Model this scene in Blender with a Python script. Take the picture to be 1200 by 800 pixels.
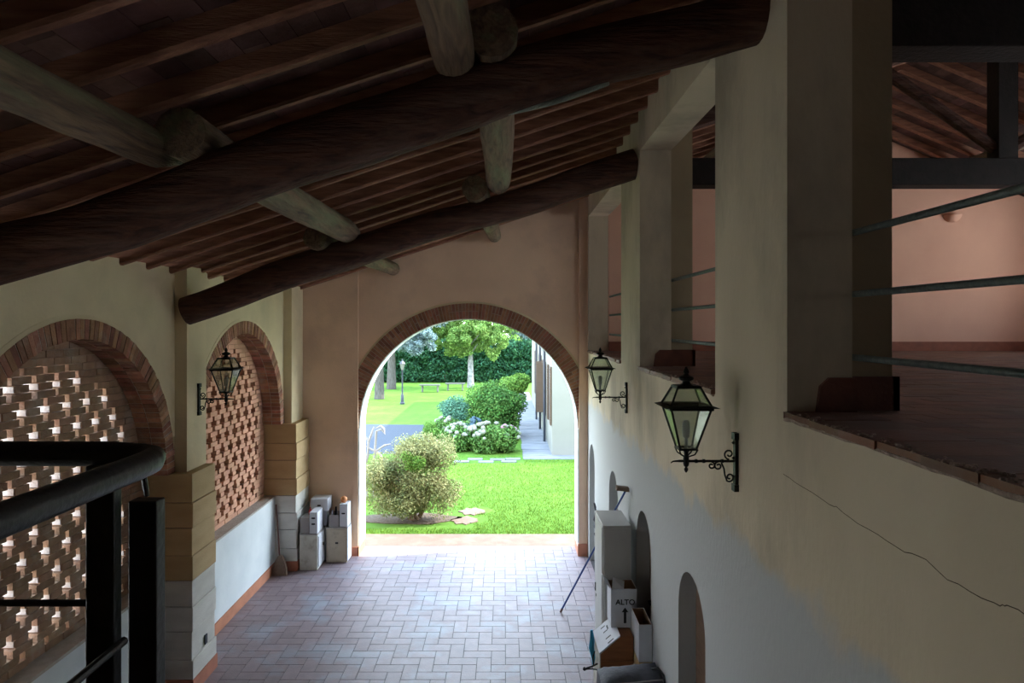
import bpy, math, random
import numpy as np
from mathutils import Vector, Matrix
random.seed(7)
for o in list(bpy.data.objects): bpy.data.objects.remove(o)
SC = bpy.context.scene
COL = SC.collection
pi = math.pi
H = 4.2                                   # eye height

# ------------------------------------------------------------ camera, sky, sun, exposure
cd = bpy.data.cameras.new('camera'); cam = bpy.data.objects.new('camera', cd); COL.objects.link(cam)
cam.location = (0, 0, H); cam.rotation_euler = (pi/2, 0, 0)
cd.sensor_width = 36; cd.lens = 24; cd.shift_x = 9/1200; cd.shift_y = -20/1200
cd.clip_start = 0.05; cd.clip_end = 300
SC.camera = cam
SC.view_settings.view_transform = 'Standard'; SC.view_settings.look = 'None'
SC.view_settings.gamma = 1; SC.view_settings.use_curve_mapping = False
SC.view_settings.exposure = 0.9
SKY = 7.5; SUN = 8.0
w = bpy.data.worlds.new('sky'); SC.world = w; w.use_nodes = True
nt = w.node_tree; nt.nodes.clear()
wo = nt.nodes.new('ShaderNodeOutputWorld'); wb = nt.nodes.new('ShaderNodeBackground')
tc = nt.nodes.new('ShaderNodeTexCoord'); sx = nt.nodes.new('ShaderNodeSeparateXYZ'); cr = nt.nodes.new('ShaderNodeValToRGB')
nt.links.new(tc.outputs['Generated'], sx.inputs[0]); nt.links.new(sx.outputs['Z'], cr.inputs[0])
cr.color_ramp.elements[0].position = 0.0; cr.color_ramp.elements[0].color = (0.91, 0.96, 1.0, 1)
cr.color_ramp.elements[1].position = 0.8; cr.color_ramp.elements[1].color = (0.5, 0.72, 1.0, 1)
nt.links.new(cr.outputs[0], wb.inputs[0]); wb.inputs[1].default_value = SKY
nt.links.new(wb.outputs[0], wo.inputs[0])
sd = bpy.data.lights.new('sun', 'SUN'); so = bpy.data.objects.new('sun', sd); COL.objects.link(so)
sd.energy = SUN; sd.angle = math.radians(0.6); sd.color = (1.0, 0.95, 0.86)
so.location = (20, 5, 20)
so.rotation_euler = Vector((-1.15, -0.19, -1.0)).to_track_quat('-Z', 'Y').to_euler()

# ------------------------------------------------------------ materials
MATS = {}
def _n(nt, t, **k):
    n = nt.nodes.new(t)
    for a, b in k.items(): setattr(n, a, b)
    return n
def mat(name, c1, c2=None, scale=4.0, rough=0.85, bump=0.0, bscale=30, stretch=(1,1,1), island=0.0,
        detail=6, metallic=0.0, trans=0.0, c3=None, c3scale=1.5, c3amt=0.5, spec=0.3, dist=0.0):
    m = bpy.data.materials.new(name); m.use_nodes = True; nt = m.node_tree
    b = nt.nodes['Principled BSDF']; L = nt.links.new
    b.inputs['Roughness'].default_value = rough; b.inputs['Metallic'].default_value = metallic
    b.inputs['Specular IOR Level'].default_value = spec
    tc = _n(nt, 'ShaderNodeTexCoord'); mp = _n(nt, 'ShaderNodeMapping'); mp.inputs['Scale'].default_value = stretch
    geo = _n(nt, 'ShaderNodeNewGeometry')
    L(geo.outputs['Position'], mp.inputs[0])
    cur = None
    if c2 is None: c2 = tuple(x*0.8 for x in c1)
    no = _n(nt, 'ShaderNodeTexNoise'); no.inputs['Scale'].default_value = scale; no.inputs['Detail'].default_value = detail
    no.inputs['Distortion'].default_value = dist
    L(mp.outputs[0], no.inputs[0])
    cr = _n(nt, 'ShaderNodeValToRGB'); e = cr.color_ramp.elements
    e[0].position = 0.3; e[0].color = (*c2, 1); e[1].position = 0.7; e[1].color = (*c1, 1)
    L(no.outputs['Fac'], cr.inputs[0]); cur = cr.outputs[0]
    if c3:
        n3 = _n(nt, 'ShaderNodeTexNoise'); n3.inputs['Scale'].default_value = c3scale; n3.inputs['Detail'].default_value = 8
        n3.inputs['Roughness'].default_value = 0.6
        L(mp.outputs[0], n3.inputs[0])
        r3 = _n(nt, 'ShaderNodeValToRGB'); r3.color_ramp.elements[0].position = 0.5; r3.color_ramp.elements[1].position = 0.68
        r3.color_ramp.elements[1].color = (c3amt, c3amt, c3amt, 1)
        L(n3.outputs['Fac'], r3.inputs[0])
        mx = _n(nt, 'ShaderNodeMixRGB'); mx.inputs[2].default_value = (*c3, 1)
        L(r3.outputs[0], mx.inputs[0]); L(cur, mx.inputs[1]); cur = mx.outputs[0]
    if island:
        hs = _n(nt, 'ShaderNodeHueSaturation')
        mr = _n(nt, 'ShaderNodeMapRange'); mr.inputs[3].default_value = 1-island; mr.inputs[4].default_value = 1+island
        L(geo.outputs['Random Per Island'], mr.inputs[0]); L(mr.outputs[0], hs.inputs['Value'])
        ml = _n(nt, 'ShaderNodeMath', operation='MULTIPLY'); ml.inputs[1].default_value = 7.31
        fr = _n(nt, 'ShaderNodeMath', operation='FRACT'); L(geo.outputs['Random Per Island'], ml.inputs[0]); L(ml.outputs[0], fr.inputs[0])
        m2 = _n(nt, 'ShaderNodeMapRange'); m2.inputs[3].default_value = 0.5-island*0.05; m2.inputs[4].default_value = 0.5+island*0.05
        L(fr.outputs[0], m2.inputs[0]); L(m2.outputs[0], hs.inputs['Hue'])
        L(cur, hs.inputs['Color']); cur = hs.outputs[0]
    L(cur, b.inputs['Base Color'])
    if bump:
        nb = _n(nt, 'ShaderNodeTexNoise'); nb.inputs['Scale'].default_value = bscale; nb.inputs['Detail'].default_value = 5
        L(mp.outputs[0], nb.inputs[0])
        bp = _n(nt, 'ShaderNodeBump'); bp.inputs['Strength'].default_value = bump; bp.inputs['Distance'].default_value = 0.02
        L(nb.outputs['Fac'], bp.inputs['Height']); L(bp.outputs[0], b.inputs['Normal'])
    if trans:
        tr = _n(nt, 'ShaderNodeBsdfTranslucent'); L(cur, tr.inputs[0])
        ms = _n(nt, 'ShaderNodeMixShader'); ms.inputs[0].default_value = trans
        L(b.outputs[0], ms.inputs[1]); L(tr.outputs[0], ms.inputs[2]); L(ms.outputs[0], nt.nodes['Material Output'].inputs[0])
    return m
def glass(name, tint, rough=0.08):
    m = bpy.data.materials.new(name); m.use_nodes = True; nt = m.node_tree
    nt.nodes.remove(nt.nodes['Principled BSDF']); L = nt.links.new
    g = _n(nt, 'ShaderNodeBsdfGlossy'); g.inputs['Roughness'].default_value = rough
    t = _n(nt, 'ShaderNodeBsdfTransparent'); t.inputs[0].default_value = (*tint, 1)
    d = _n(nt, 'ShaderNodeBsdfDiffuse'); d.inputs[0].default_value = (0.55, 0.6, 0.5, 1)
    a = _n(nt, 'ShaderNodeMixShader'); a.inputs[0].default_value = 0.22; L(t.outputs[0], a.inputs[1]); L(d.outputs[0], a.inputs[2])
    b = _n(nt, 'ShaderNodeMixShader'); b.inputs[0].default_value = 0.12; L(a.outputs[0], b.inputs[1]); L(g.outputs[0], b.inputs[2])
    L(b.outputs[0], nt.nodes['Material Output'].inputs[0])
    return m
M = dict(
 plaster = mat('plaster_cream', (.76,.64,.41), (.67,.56,.355), 2.0, .9, .15, 25, c3=(.55,.47,.31), c3scale=1.2, c3amt=.6),
 plaster_pink = mat('plaster_rose', (.88,.64,.45), (.78,.56,.39), 1.3, .9, .15, 30, c3=(.60,.42,.31), c3scale=.9, c3amt=.6),
 plaster_room = mat('plaster_pink_room', (.70,.42,.30), (.62,.36,.26), 1.1, .9, .1, 30),
 plaster_bluewhite = mat('plaster_white', (.70,.74,.74), (.60,.65,.66), 2.5, .8, .1, 30),
 stone_yellow = mat('stone_yellow', (.55,.405,.215), (.47,.34,.17), 3.0, .85, .2, 40, stretch=(1,1,3), island=.07),
 stone_white = mat('stone_white', (.68,.66,.60), (.57,.55,.50), 3.0, .85, .2, 40, stretch=(1,1,3), island=.06),
 brick = mat('brick_red', (.42,.20,.12), (.26,.125,.08), 9, .9, .5, 60, island=.35, c3=(.42,.34,.27), c3scale=7, c3amt=.5),
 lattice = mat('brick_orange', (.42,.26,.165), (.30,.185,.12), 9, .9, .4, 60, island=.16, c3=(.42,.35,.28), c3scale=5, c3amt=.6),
 lattice_far_lit = mat('brick_orange_lit', (.68,.38,.255), (.58,.32,.21), 9, .9, .3, 60, island=.08),  # same brick as the nearer screen, lawn light put into the colour
 skirt_red = mat('red_skirting_upper', (.27,.09,.05), (.20,.068,.04), 8, .7, .2, 40),
 shade_board = mat('added_shade_board', (.05,.045,.045), (.03,.027,.027), 6, .9),
 old_skirting = mat('old_skirting_tile', (.15,.05,.03), (.09,.032,.02), 8, .7, .2, 40),
 dark_plaster = mat('brown_room_plaster', (.36,.285,.18), (.30,.24,.15), 2, .9, .15, 25),  # darker, browner plaster for the inner pilasters
 mortar = mat('mortar_grey', (.48,.43,.37), (.38,.34,.29), 12, .95, .5, 60),
 mortar_lit = mat('lime_mortar_lit', (.60,.58,.57), (.45,.37,.32), 9, .9, .3, 60, island=.12),
 terracotta = mat('terracotta_skirting', (.50,.20,.12), (.40,.16,.10), 6, .7, .1, 40, island=.1),
 cotto = mat('floor_tile', (.265,.19,.195), (.21,.16,.17), 7, .48, .25, 50, island=.10, c3=(.27,.29,.335), c3scale=1.3, c3amt=.85, spec=.4),  # bluish patches put the sky reflection into the tile colour
 grout = mat('floor_grout', (.085,.075,.078), (.06,.055,.055), 20, .9),
 cotto_dark = mat('upper_floor_tile', (.20,.09,.05), (.13,.06,.036), 6, .6, .2, 40, island=.2, c3=(.13,.10,.085), c3scale=3, c3amt=.6),
 rubble = mat('broken_mortar', (.45,.33,.27), (.22,.17,.13), 25, .95, .8, 80),
 log_dark = mat('log_dark', (.13,.055,.036), (.04,.019,.014), 6, .8, 1.0, 14, stretch=(.35,3,3), dist=1.0, c3=(.17,.11,.09), c3scale=3, c3amt=.5),
 purlin = mat('log_barked', (.26,.175,.11), (.095,.068,.05), 5, .75, .7, 20, stretch=(3,.35,3), dist=1.5, c3=(.22,.25,.14), c3scale=2.2, c3amt=.7),
 rafter = mat('rafter_wood', (.36,.175,.105), (.19,.088,.054), 7, .75, .4, 30, stretch=(.5,4,4), island=.15),
 deck = mat('roof_board', (.17,.085,.07), (.085,.042,.035), 5, .8, .3, 30, island=.3, c3=(.26,.16,.15), c3scale=2, c3amt=.5),
 beam_black = mat('beam_black', (.018,.012,.010), (.009,.006,.005), 8, .6, .3, 30),
 roof_tile = mat('roof_tile', (.45,.2,.12), (.3,.14,.09), 6, .9, .3),
 iron = mat('black_iron', (.022,.022,.022), (.012,.012,.012), 20, .5, .3, 60, metallic=.6),
 railing = mat('painted_railing', (.030,.030,.028), (.018,.018,.018), 20, .42, .15, 60, spec=.5),
 pipe = mat('galvanised_pipe', (.16,.19,.17), (.10,.12,.11), 25, .5, .3, 50, metallic=.4),
 pane = glass('lantern_glass', (.86,.92,.84)),
 bulb = mat('frosted_bulb', (.32,.33,.32), None, 5, .3),
 white_metal = mat('grey_lacquer', (.53,.53,.50), (.46,.46,.44), 3, .5, .05, 40),
 carton = mat('white_carton', (.68,.69,.72), (.60,.61,.64), 5, .8),
 carton_in = mat('brown_carton', (.36,.22,.14), (.30,.18,.11), 10, .9),
 black = mat('black_print', (.02,.02,.02), None, 5, .6),
 chestwood = mat('chest_wood', (.32,.13,.05), (.22,.085,.035), 4, .6, .15, 30, stretch=(1,1,6)),
 cratewood = mat('crate_wood', (.60,.44,.22), (.5,.36,.18), 8, .8, .2, 30, stretch=(1,4,1)),
 bag = mat('bag_cloth', (.075,.075,.09), (.045,.045,.055), 12, .7, .4, 30),
 blue = mat('blue_handle', (.04,.09,.32), (.03,.07,.25), 10, .4),
 cyan = mat('blue_cloth', (.03,.30,.48), (.02,.22,.38), 10, .8),
 oldwhite = mat('worn_white_paint', (.62,.60,.52), (.5,.47,.4), 6, .7, .1, 40, c3=(.36,.31,.24), c3scale=9, c3amt=.7),
 beigepaint = mat('beige_cupboard_paint', (.62,.54,.40), (.52,.45,.33), 5, .7, .1, 40, c3=(.40,.33,.25), c3scale=9, c3amt=.6),
 greybox = mat('grey_cardboard', (.42,.39,.37), (.34,.31,.30), 5, .8),
 broomwood = mat('broom_wood', (.25,.13,.10), (.18,.09,.07), 10, .8, .2),
 bristle = mat('broom_straw', (.26,.18,.13), (.16,.11,.08), 30, .95, .6, 90, stretch=(5,5,1)),
 orange = mat('orange_plastic', (.75,.30,.12), None, 5, .5),
 red = mat('red_plastic', (.45,.05,.04), None, 5, .5),
 conduit = mat('corrugated_conduit', (.30,.32,.28), (.2,.22,.19), 10, .5),
 lawn = mat('lawn_grass', (.075,.15,.022), (.055,.118,.017), 3, .95, .6, 90, c3=(.11,.185,.03), c3scale=.7, c3amt=.5),
 blade = mat('grass_blade', (.14,.235,.035), (.10,.18,.025), 2, .8, 0, island=.25, trans=.25),
 gravel = mat('gravel', (.055,.062,.075), (.042,.048,.058), 25, .95, .6, 60),
 paving = mat('stone_paving', (.18,.185,.195), (.11,.115,.125), 3, .85, .2, 30, stretch=(.5,3,1)),
 threshold = mat('pink_concrete', (.17,.12,.092), (.14,.098,.075), 5, .9, .3, 40, c3=(.22,.17,.13), c3scale=2, c3amt=.5),
 soil = mat('leaf_litter', (.14,.11,.085), (.065,.05,.037), 22, 1.0, .8, 40),
 house = mat('house_render', (.20,.20,.175), (.185,.185,.16), 2, .9, .05, 20),
 shutter = mat('shutter_brown', (.22,.14,.09), (.17,.105,.07), 4, .7, .3, 50, stretch=(1,1,14)),
 shutter_out = mat('shutter_weathered', (.085,.055,.035), (.06,.04,.026), 4, .7, .3, 50, stretch=(1,1,14)),
 slate = mat('dark_post_paint', (.025,.03,.042), None, 4, .5),
 bark = mat('tree_bark', (.10,.095,.085), (.055,.05,.043), 8, .95, .6, 25, stretch=(2,2,.6)),
 birch = mat('birch_bark', (.24,.24,.235), (.17,.17,.165), 5, .9, .2, 25, c3=(.06,.06,.06), c3scale=6, c3amt=.9),
 stem = mat('shrub_stem', (.28,.19,.12), (.18,.12,.08), 10, .9, .3),
 palestem = mat('pale_stem', (.22,.20,.19), (.18,.155,.15), 10, .8, .3),
 benchwood = mat('bench_wood', (.12,.125,.105), (.09,.095,.08), 10, .8),
 lf_var = mat('leaf_variegated', (.28,.275,.13), (.135,.17,.062), 3, .6, 0, island=.35, trans=.25),
 lf_dark = mat('leaf_green', (.085,.19,.04), (.045,.11,.028), 2, .6, 0, island=.45, trans=.25),
 lf_lime = mat('leaf_lime', (.14,.25,.045), (.09,.18,.035), 2, .6, 0, island=.3, trans=.3),
 lf_blue = mat('leaf_bluegreen', (.095,.21,.135), (.055,.14,.09), 2, .6, 0, island=.35, trans=.2),
 lf_spruce = mat('needle_blue', (.19,.26,.26), (.10,.15,.15), 2, .7, 0, island=.4, trans=.15),
 lf_birch = mat('leaf_birch', (.18,.29,.075), (.12,.21,.05), 1.2, .6, 0, island=.35, trans=.35),
 lf_hedge = mat('leaf_hedge', (.035,.105,.045), (.016,.055,.026), 1.5, .6, 0, island=.5, trans=.15),
 lf_hyd = mat('leaf_hydrangea', (.10,.19,.045), (.06,.13,.032), 3, .6, 0, island=.35, trans=.25),
 fl_white = mat('petal_white', (.20,.20,.165), (.12,.14,.10), 10, .8, 0, island=.15),
 fl_pink = mat('petal_pink', (.22,.10,.14), (.2,.11,.16), 10, .8, 0, island=.2),
 fl_blue = mat('petal_blue', (.03,.06,.075), (.02,.045,.06), 10, .8, 0, island=.2),
)
for k_ in ('lawn','blade','gravel','paving','threshold','soil','house','bark','birch','benchwood','lf_var','lf_dark','lf_lime','lf_blue','lf_spruce','lf_birch','lf_hedge','lf_hyd'):
    M[k_].node_tree.nodes['Principled BSDF'].inputs['Specular IOR Level'].default_value = .05
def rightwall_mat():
    # lime plaster with a paler lower band (ragged edge at about 2.8 m) and grime above it
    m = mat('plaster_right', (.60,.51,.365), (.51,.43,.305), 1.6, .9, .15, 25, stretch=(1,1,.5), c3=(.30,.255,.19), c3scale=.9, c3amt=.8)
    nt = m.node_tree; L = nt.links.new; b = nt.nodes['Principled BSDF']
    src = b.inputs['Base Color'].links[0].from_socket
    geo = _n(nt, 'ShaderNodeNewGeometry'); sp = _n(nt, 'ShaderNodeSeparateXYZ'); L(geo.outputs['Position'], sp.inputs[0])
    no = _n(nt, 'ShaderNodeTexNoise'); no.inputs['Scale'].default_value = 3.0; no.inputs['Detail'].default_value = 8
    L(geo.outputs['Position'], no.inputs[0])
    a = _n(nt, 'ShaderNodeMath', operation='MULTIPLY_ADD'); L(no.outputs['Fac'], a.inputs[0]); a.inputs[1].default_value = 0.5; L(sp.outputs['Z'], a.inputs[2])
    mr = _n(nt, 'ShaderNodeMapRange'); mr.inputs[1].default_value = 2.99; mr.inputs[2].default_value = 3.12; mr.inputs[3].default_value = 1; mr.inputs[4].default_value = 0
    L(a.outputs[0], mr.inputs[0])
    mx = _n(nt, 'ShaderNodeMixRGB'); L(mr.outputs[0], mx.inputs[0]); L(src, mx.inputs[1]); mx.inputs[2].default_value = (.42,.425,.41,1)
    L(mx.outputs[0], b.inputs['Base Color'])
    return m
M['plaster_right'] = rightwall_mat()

# ------------------------------------------------------------ mesh builder
ORG = {}
def tag(o, label=None, cat=None, group=None, kind=None):
    if label: o['label'] = label
    if cat: o['category'] = cat
    if group: o['group'] = group
    if kind: o['kind'] = kind
    return o
def empty(name, loc, label, cat, group=None):
    o = bpy.data.objects.new(name, None); COL.objects.link(o); o.location = loc; o.empty_display_size = .1
    ORG[o] = Vector(loc); return tag(o, label, cat, group)
class MB:
    def __init__(s): s.v = []; s.f = []
    def add(s, vs, fs):
        k = len(s.v); s.v += [tuple(p) for p in vs]; s.f += [tuple(i+k for i in f) for f in fs]; return s
    def hexa(s, p):
        return s.add(p, [(0,3,2,1),(4,5,6,7),(0,1,5,4),(1,2,6,5),(2,3,7,6),(3,0,4,7)])
    def box(s, x0,x1,y0,y1,z0,z1):
        return s.hexa([(x0,y0,z0),(x1,y0,z0),(x1,y1,z0),(x0,y1,z0),(x0,y0,z1),(x1,y0,z1),(x1,y1,z1),(x0,y1,z1)])
    def rbox(s, x0,x1,y0,y1,z0,z1,M4):
        p = [(x0,y0,z0),(x1,y0,z0),(x1,y1,z0),(x0,y1,z0),(x0,y0,z1),(x1,y0,z1),(x1,y1,z1),(x0,y1,z1)]
        return s.hexa([M4 @ Vector(q) for q in p])
    def prism(s, poly, t0, t1, f):
        n = len(poly); vs = [f(a,b,t0) for a,b in poly] + [f(a,b,t1) for a,b in poly]
        fs = [tuple(range(n))[::-1], tuple(range(n,2*n))] + [(i,(i+1)%n,n+(i+1)%n,n+i) for i in range(n)]
        return s.add(vs, fs)
    def tube(s, pts, rad, n=12, caps=True, wob=0, seed=0):
        pts = [Vector(p) for p in pts]
        if not hasattr(rad, '__len__'): rad = [rad]*len(pts)
        rs = random.Random(seed)
        t = (pts[1]-pts[0]).normalized(); up = Vector((0,0,1)) if abs(t.z) < .9 else Vector((1,0,0))
        u = t.cross(up).normalized(); vs = []
        for i, p in enumerate(pts):
            tt = (pts[min(i+1,len(pts)-1)]-pts[max(i-1,0)]).normalized()
            u = (u - tt*u.dot(tt)).normalized(); v = tt.cross(u)
            for k in range(n):
                a = 2*pi*k/n; r = rad[i]*(1+wob*rs.uniform(-1,1))
                vs.append(p+u*(r*math.cos(a))+v*(r*math.sin(a)))
        fs = []
        for i in range(len(pts)-1):
            for k in range(n):
                fs.append((i*n+k, i*n+(k+1)%n, (i+1)*n+(k+1)%n, (i+1)*n+k))
        if caps: fs.append(tuple(range(n))[::-1]); fs.append(tuple((len(pts)-1)*n+k for k in range(n)))
        return s.add(vs, fs)
    def lathe(s, prof, c=(0,0,0), n=16):
        vs = []; fs = []
        for r, z in prof:
            for k in range(n):
                a = 2*pi*k/n; vs.append((c[0]+r*math.cos(a), c[1]+r*math.sin(a), c[2]+z))
        for i in range(len(prof)-1):
            for k in range(n): fs.append((i*n+k, i*n+(k+1)%n, (i+1)*n+(k+1)%n, (i+1)*n+k))
        fs.append(tuple(range(n))[::-1]); fs.append(tuple((len(prof)-1)*n+k for k in range(n)))
        return s.add(vs, fs)
    def build(s, name, m, parent=None, smooth=False, origin=None, bevel=0, kind=None):
        me = bpy.data.meshes.new(name)
        if parent is not None: org = ORG.get(parent, Vector((0,0,0)))
        elif origin is not None: org = Vector(origin)
        else:
            a = np.array(s.v); org = Vector(((a[:,0].min()+a[:,0].max())/2, (a[:,1].min()+a[:,1].max())/2, a[:,2].min()))
        me.from_pydata([(p[0]-org[0], p[1]-org[1], p[2]-org[2]) for p in s.v], [], s.f); me.update()
        me.materials.append(m)
        if smooth:
            me.polygons.foreach_set('use_smooth', [True]*len(me.polygons))
            try: me.set_sharp_from_angle(angle=math.radians(40))
            except Exception: pass
        o = bpy.data.objects.new(name, me); COL.objects.link(o)
        if parent is not None:
            o.parent = parent; ORG[o] = org
        else: o.location = org; ORG[o] = org
        if bevel:
            b = o.modifiers.new('bevel', 'BEVEL'); b.width = bevel; b.segments = 2; b.limit_method = 'ANGLE'
        if kind: o['kind'] = kind
        return o
def struct(mb, name, m, **k):
    return mb.build(name, m, kind='structure', **k)
def copy_tree(src, loc, rotz=0, label=None):
    r = src.copy(); COL.objects.link(r); r.location = loc; r.rotation_euler = (0,0,rotz)
    if label: r['label'] = label
    def rec(a, b):
        for ch in list(a.children):
            if ch.parent is not a: continue
            c = ch.copy(); COL.objects.link(c); c.parent = b; rec(ch, c)
    rec(src, r); return r

# roof geometry
SL = .324; SR = .42; XR = 5.8
def zdeck(x):                        # underside of roof boards
    return 6.635 + SL*(x-1.52) if x <= XR else 6.635 + SL*(XR-1.52) - SR*(x-XR)
def zlog(x): return 6.08 + SL*(x-1.52)

# ------------------------------------------------------------ FLOOR (herringbone tiles, real pieces)
f = MB(); W = .178; X0 = .014; Y0 = 8.432
tiles = MB(); g = .004
for i in range(-23, 9):
    for j in range(-36, 26):
        k = (i-j) % 4
        x = X0+i*W; y = Y0+j*W
        if k == 0: a = (x+g, x+2*W-g, y+g, y+W-g)
        elif k == 3: a = (x+g, x+W-g, y+g, y+2*W-g)
        else: continue
        a = (max(a[0],-3.95), min(a[1],1.53), max(a[2],2.2), min(a[3],12.93))
        if a[1]-a[0] < .02 or a[3]-a[2] < .02: continue
        tiles.box(a[0],a[1],a[2],a[3],-.02,0)
slab = MB().box(-5.2,10.4,-5.5,12.94,-.25,-.006)
fl = struct(slab, 'floor', M['grout'])
tiles.build('tile_paving', M['cotto'], fl)

# threshold, lawn, paths
struct(MB().box(-12,10,12.94,13.70,-.2,-.004), 'threshold_strip', M['threshold'])
gb = MB()
gb.box(-45,30,13.70,75,-.2,-.012)
lawn = struct(gb, 'lawn', M['lawn'])
struct(MB().add([(-12,22.2,-.004),(-3.2,22.2,-.004),(-2.2,24.5,-.004),(-2.9,28.6,-.004),(-6.5,28.8,-.004),(-12,27.5,-.004),
  (-12,22.2,-.08),(-3.2,22.2,-.08),(-2.2,24.5,-.08),(-2.9,28.6,-.08),(-6.5,28.8,-.08),(-12,27.5,-.08)],
  [(0,1,2,3,4,5),(6,11,10,9,8,7),(0,6,7,1),(1,7,8,2),(2,8,9,3),(3,9,10,4),(4,10,11,5),(5,11,6,0)]), 'gravel_path', M['gravel'])
pv = MB(); rr = random.Random(3)
y = 21.3
while y < 42:
    d = .55; pv.box(.60+rr.uniform(-.02,.02),1.53,y,y+d-.02,-.1,.006+rr.uniform(-.004,.004)); y += d
y = 21.3
pv.box(1.53,4.5,21.3,21.9,-.1,.008)
struct(pv, 'paved_walk', M['paving'])
st = MB()
for (x,y) in ((-.9,21.3),(-.2,21.25),(.28,21.35),(-1.3,20.95),(-.55,20.9),(.15,20.95)): st.box(x-.24,x+.22,y-.14,y+.12,-.05,.012)
struct(st, 'trim_1', M['paving'])
so_ = MB()
pts = []
for k in range(28):
    a = 2*pi*k/28; r = 1+.08*math.sin(5*a+1)+.05*math.sin(9*a)
    pts.append((-2.05+1.05*r*math.cos(a), 14.8+.42*r*math.sin(a)))
so_.prism(pts, -.05, .004, lambda a,b,t:(a,b,t)); 
struct(so_, 'bare_soil', M['soil'])
pp_ = MB()
for cx, cy in ((-.86,14.66),(-.72,15.35)):
    pp_.prism([(cx+.26*math.cos(2*pi*k/18)*(1+.25*math.sin(2.3*k)), cy+.28*math.sin(2*pi*k/18)*(1+.2*math.cos(3.1*k))) for k in range(18)], -.05,.004, lambda a,b,t:(a,b,t))
struct(pp_, 'bare_ground', M['threshold'])

# ------------------------------------------------------------ LEFT WALL with two brick arches
RI = 1.595; RO = 1.755; ZC = 2.50; BAY = (6.10, 10.00)
XL = -3.80; XB = -4.25
def arch_top(yy, c, r, zc): 
    d = r*r-(yy-c)**2
    return zc+math.sqrt(d) if d > 0 else zc
wl = MB()
def lcol(y0,y1,z00,z01,xt=XL):        # column of wall between y0..y1 from z00/z01 up to the roof
    zt = zdeck(xt)-.06; zb = zdeck(XB)-.06
    wl.hexa([(XB,y0,z00),(xt,y0,z00),(xt,y1,z01),(XB,y1,z01),(XB,y0,zb),(xt,y0,zt),(xt,y1,zt),(XB,y1,zb)])
lcol(3.85, BAY[0]-RI, ZC, ZC); lcol(BAY[0]+RI, BAY[1]-RI, ZC, ZC); lcol(BAY[1]+RI, 12.46, ZC, ZC)
for c in BAY:
    N = 40
    for k in range(N):
        a0 = pi-pi*k/N; a1 = pi-pi*(k+1)/N
        lcol(c+RI*math.cos(a0), c+RI*math.cos(a1), ZC+RI*math.sin(a0), ZC+RI*math.sin(a1))
WL = struct(wl, 'wall_left', M['plaster'])
# white lime edge round each brick ring
for c in BAY:
    e = MB(); N = 48
    for k in range(N):
        a0 = .12+(pi-.24)*k/N; a1 = .12+(pi-.24)*(k+1)/N
        def P(a,r,x): return (x, c+r*math.cos(a), ZC+r*math.sin(a))
        r0, r1 = RO-.005, RO+.035
        e.hexa([P(a0,r0,XL-.01),P(a1,r0,XL-.01),P(a1,r1,XL-.01),P(a0,r1,XL-.01),P(a0,r0,XL+.012),P(a1,r0,XL+.012),P(a1,r1,XL+.004),P(a0,r1,XL+.004)])
    e.build('arch_edge', M['plaster'], WL)
# brick voussoirs
# near stretch of the left wall with an unseen opening added for light, and the wall behind the stairs
nw = MB()
nw.box(XB,XL,-5.0,1.9,0,4.3); nw.box(XB,XL,2.8,3.86,0,4.3); nw.box(XB,XL,1.9,2.8,0,1.8); nw.box(XB,XL,1.9,2.8,3.05,4.3)
nw.hexa([(XB,-5,4.3),(XL,-5,4.3),(XL,3.86,4.3),(XB,3.86,4.3),(XB,-5,zdeck(XB)-.06),(XL,-5,zdeck(XL)-.06),(XL,3.86,zdeck(XL)-.06),(XB,3.86,zdeck(XB)-.06)])
struct(nw, 'wall_left_near', M['plaster'])
nw = MB()
for a, b in ((XB,1.88),(1.88,XR),(XR,10.2)):
    nw.hexa([(a,-5.2,0),(b,-5.2,0),(b,-5.0,0),(a,-5.0,0),(a,-5.2,zdeck(a)-.02),(b,-5.2,zdeck(b)-.02),(b,-5.0,zdeck(b)-.02),(a,-5.0,zdeck(a)-.02)])
struct(nw, 'wall_near', M['shutter'])  # unseen back wall, closed and dark to cut light from behind
for bi, c in enumerate(BAY):
    v = MB(); n = int(pi*RI/.064); rr = random.Random(11+bi)
    for k in range(n):
        a0 = pi*k/n+.0028; a1 = pi*(k+1)/n-.0028
        for x0, x1 in ((-3.935,-3.785+rr.uniform(-.006,.004)), (-4.085,-3.945)):
            ri = RI-.03+rr.uniform(-.005,.005); ro = RO-.004
            P = lambda a,r,x: (x, c+r*math.cos(a), ZC+r*math.sin(a))
            v.hexa([P(a0,ri,x0),P(a1,ri,x0),P(a1,ro,x0),P(a0,ro,x0),P(a0,ri,x1),P(a1,ri,x1),P(a1,ro,x1),P(a0,ro,x1)])
    v.build('brick_arch', M['brick'], WL)
    m2 = MB()                                                 # mortar bed behind the bricks
    N = 40
    for k in range(N):
        a0 = pi*k/N; a1 = pi*(k+1)/N
        m2.hexa([P(a0,RI-.022,-4.08),P(a1,RI-.022,-4.08),P(a1,RO-.01,-4.08),P(a0,RO-.01,-4.08),P(a0,RI-.022,-3.793),P(a1,RI-.022,-3.793),P(a1,RO-.01,-3.793),P(a0,RO-.01,-3.793)])
    m2.build('mortar_bed', M['mortar'], WL)

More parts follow.
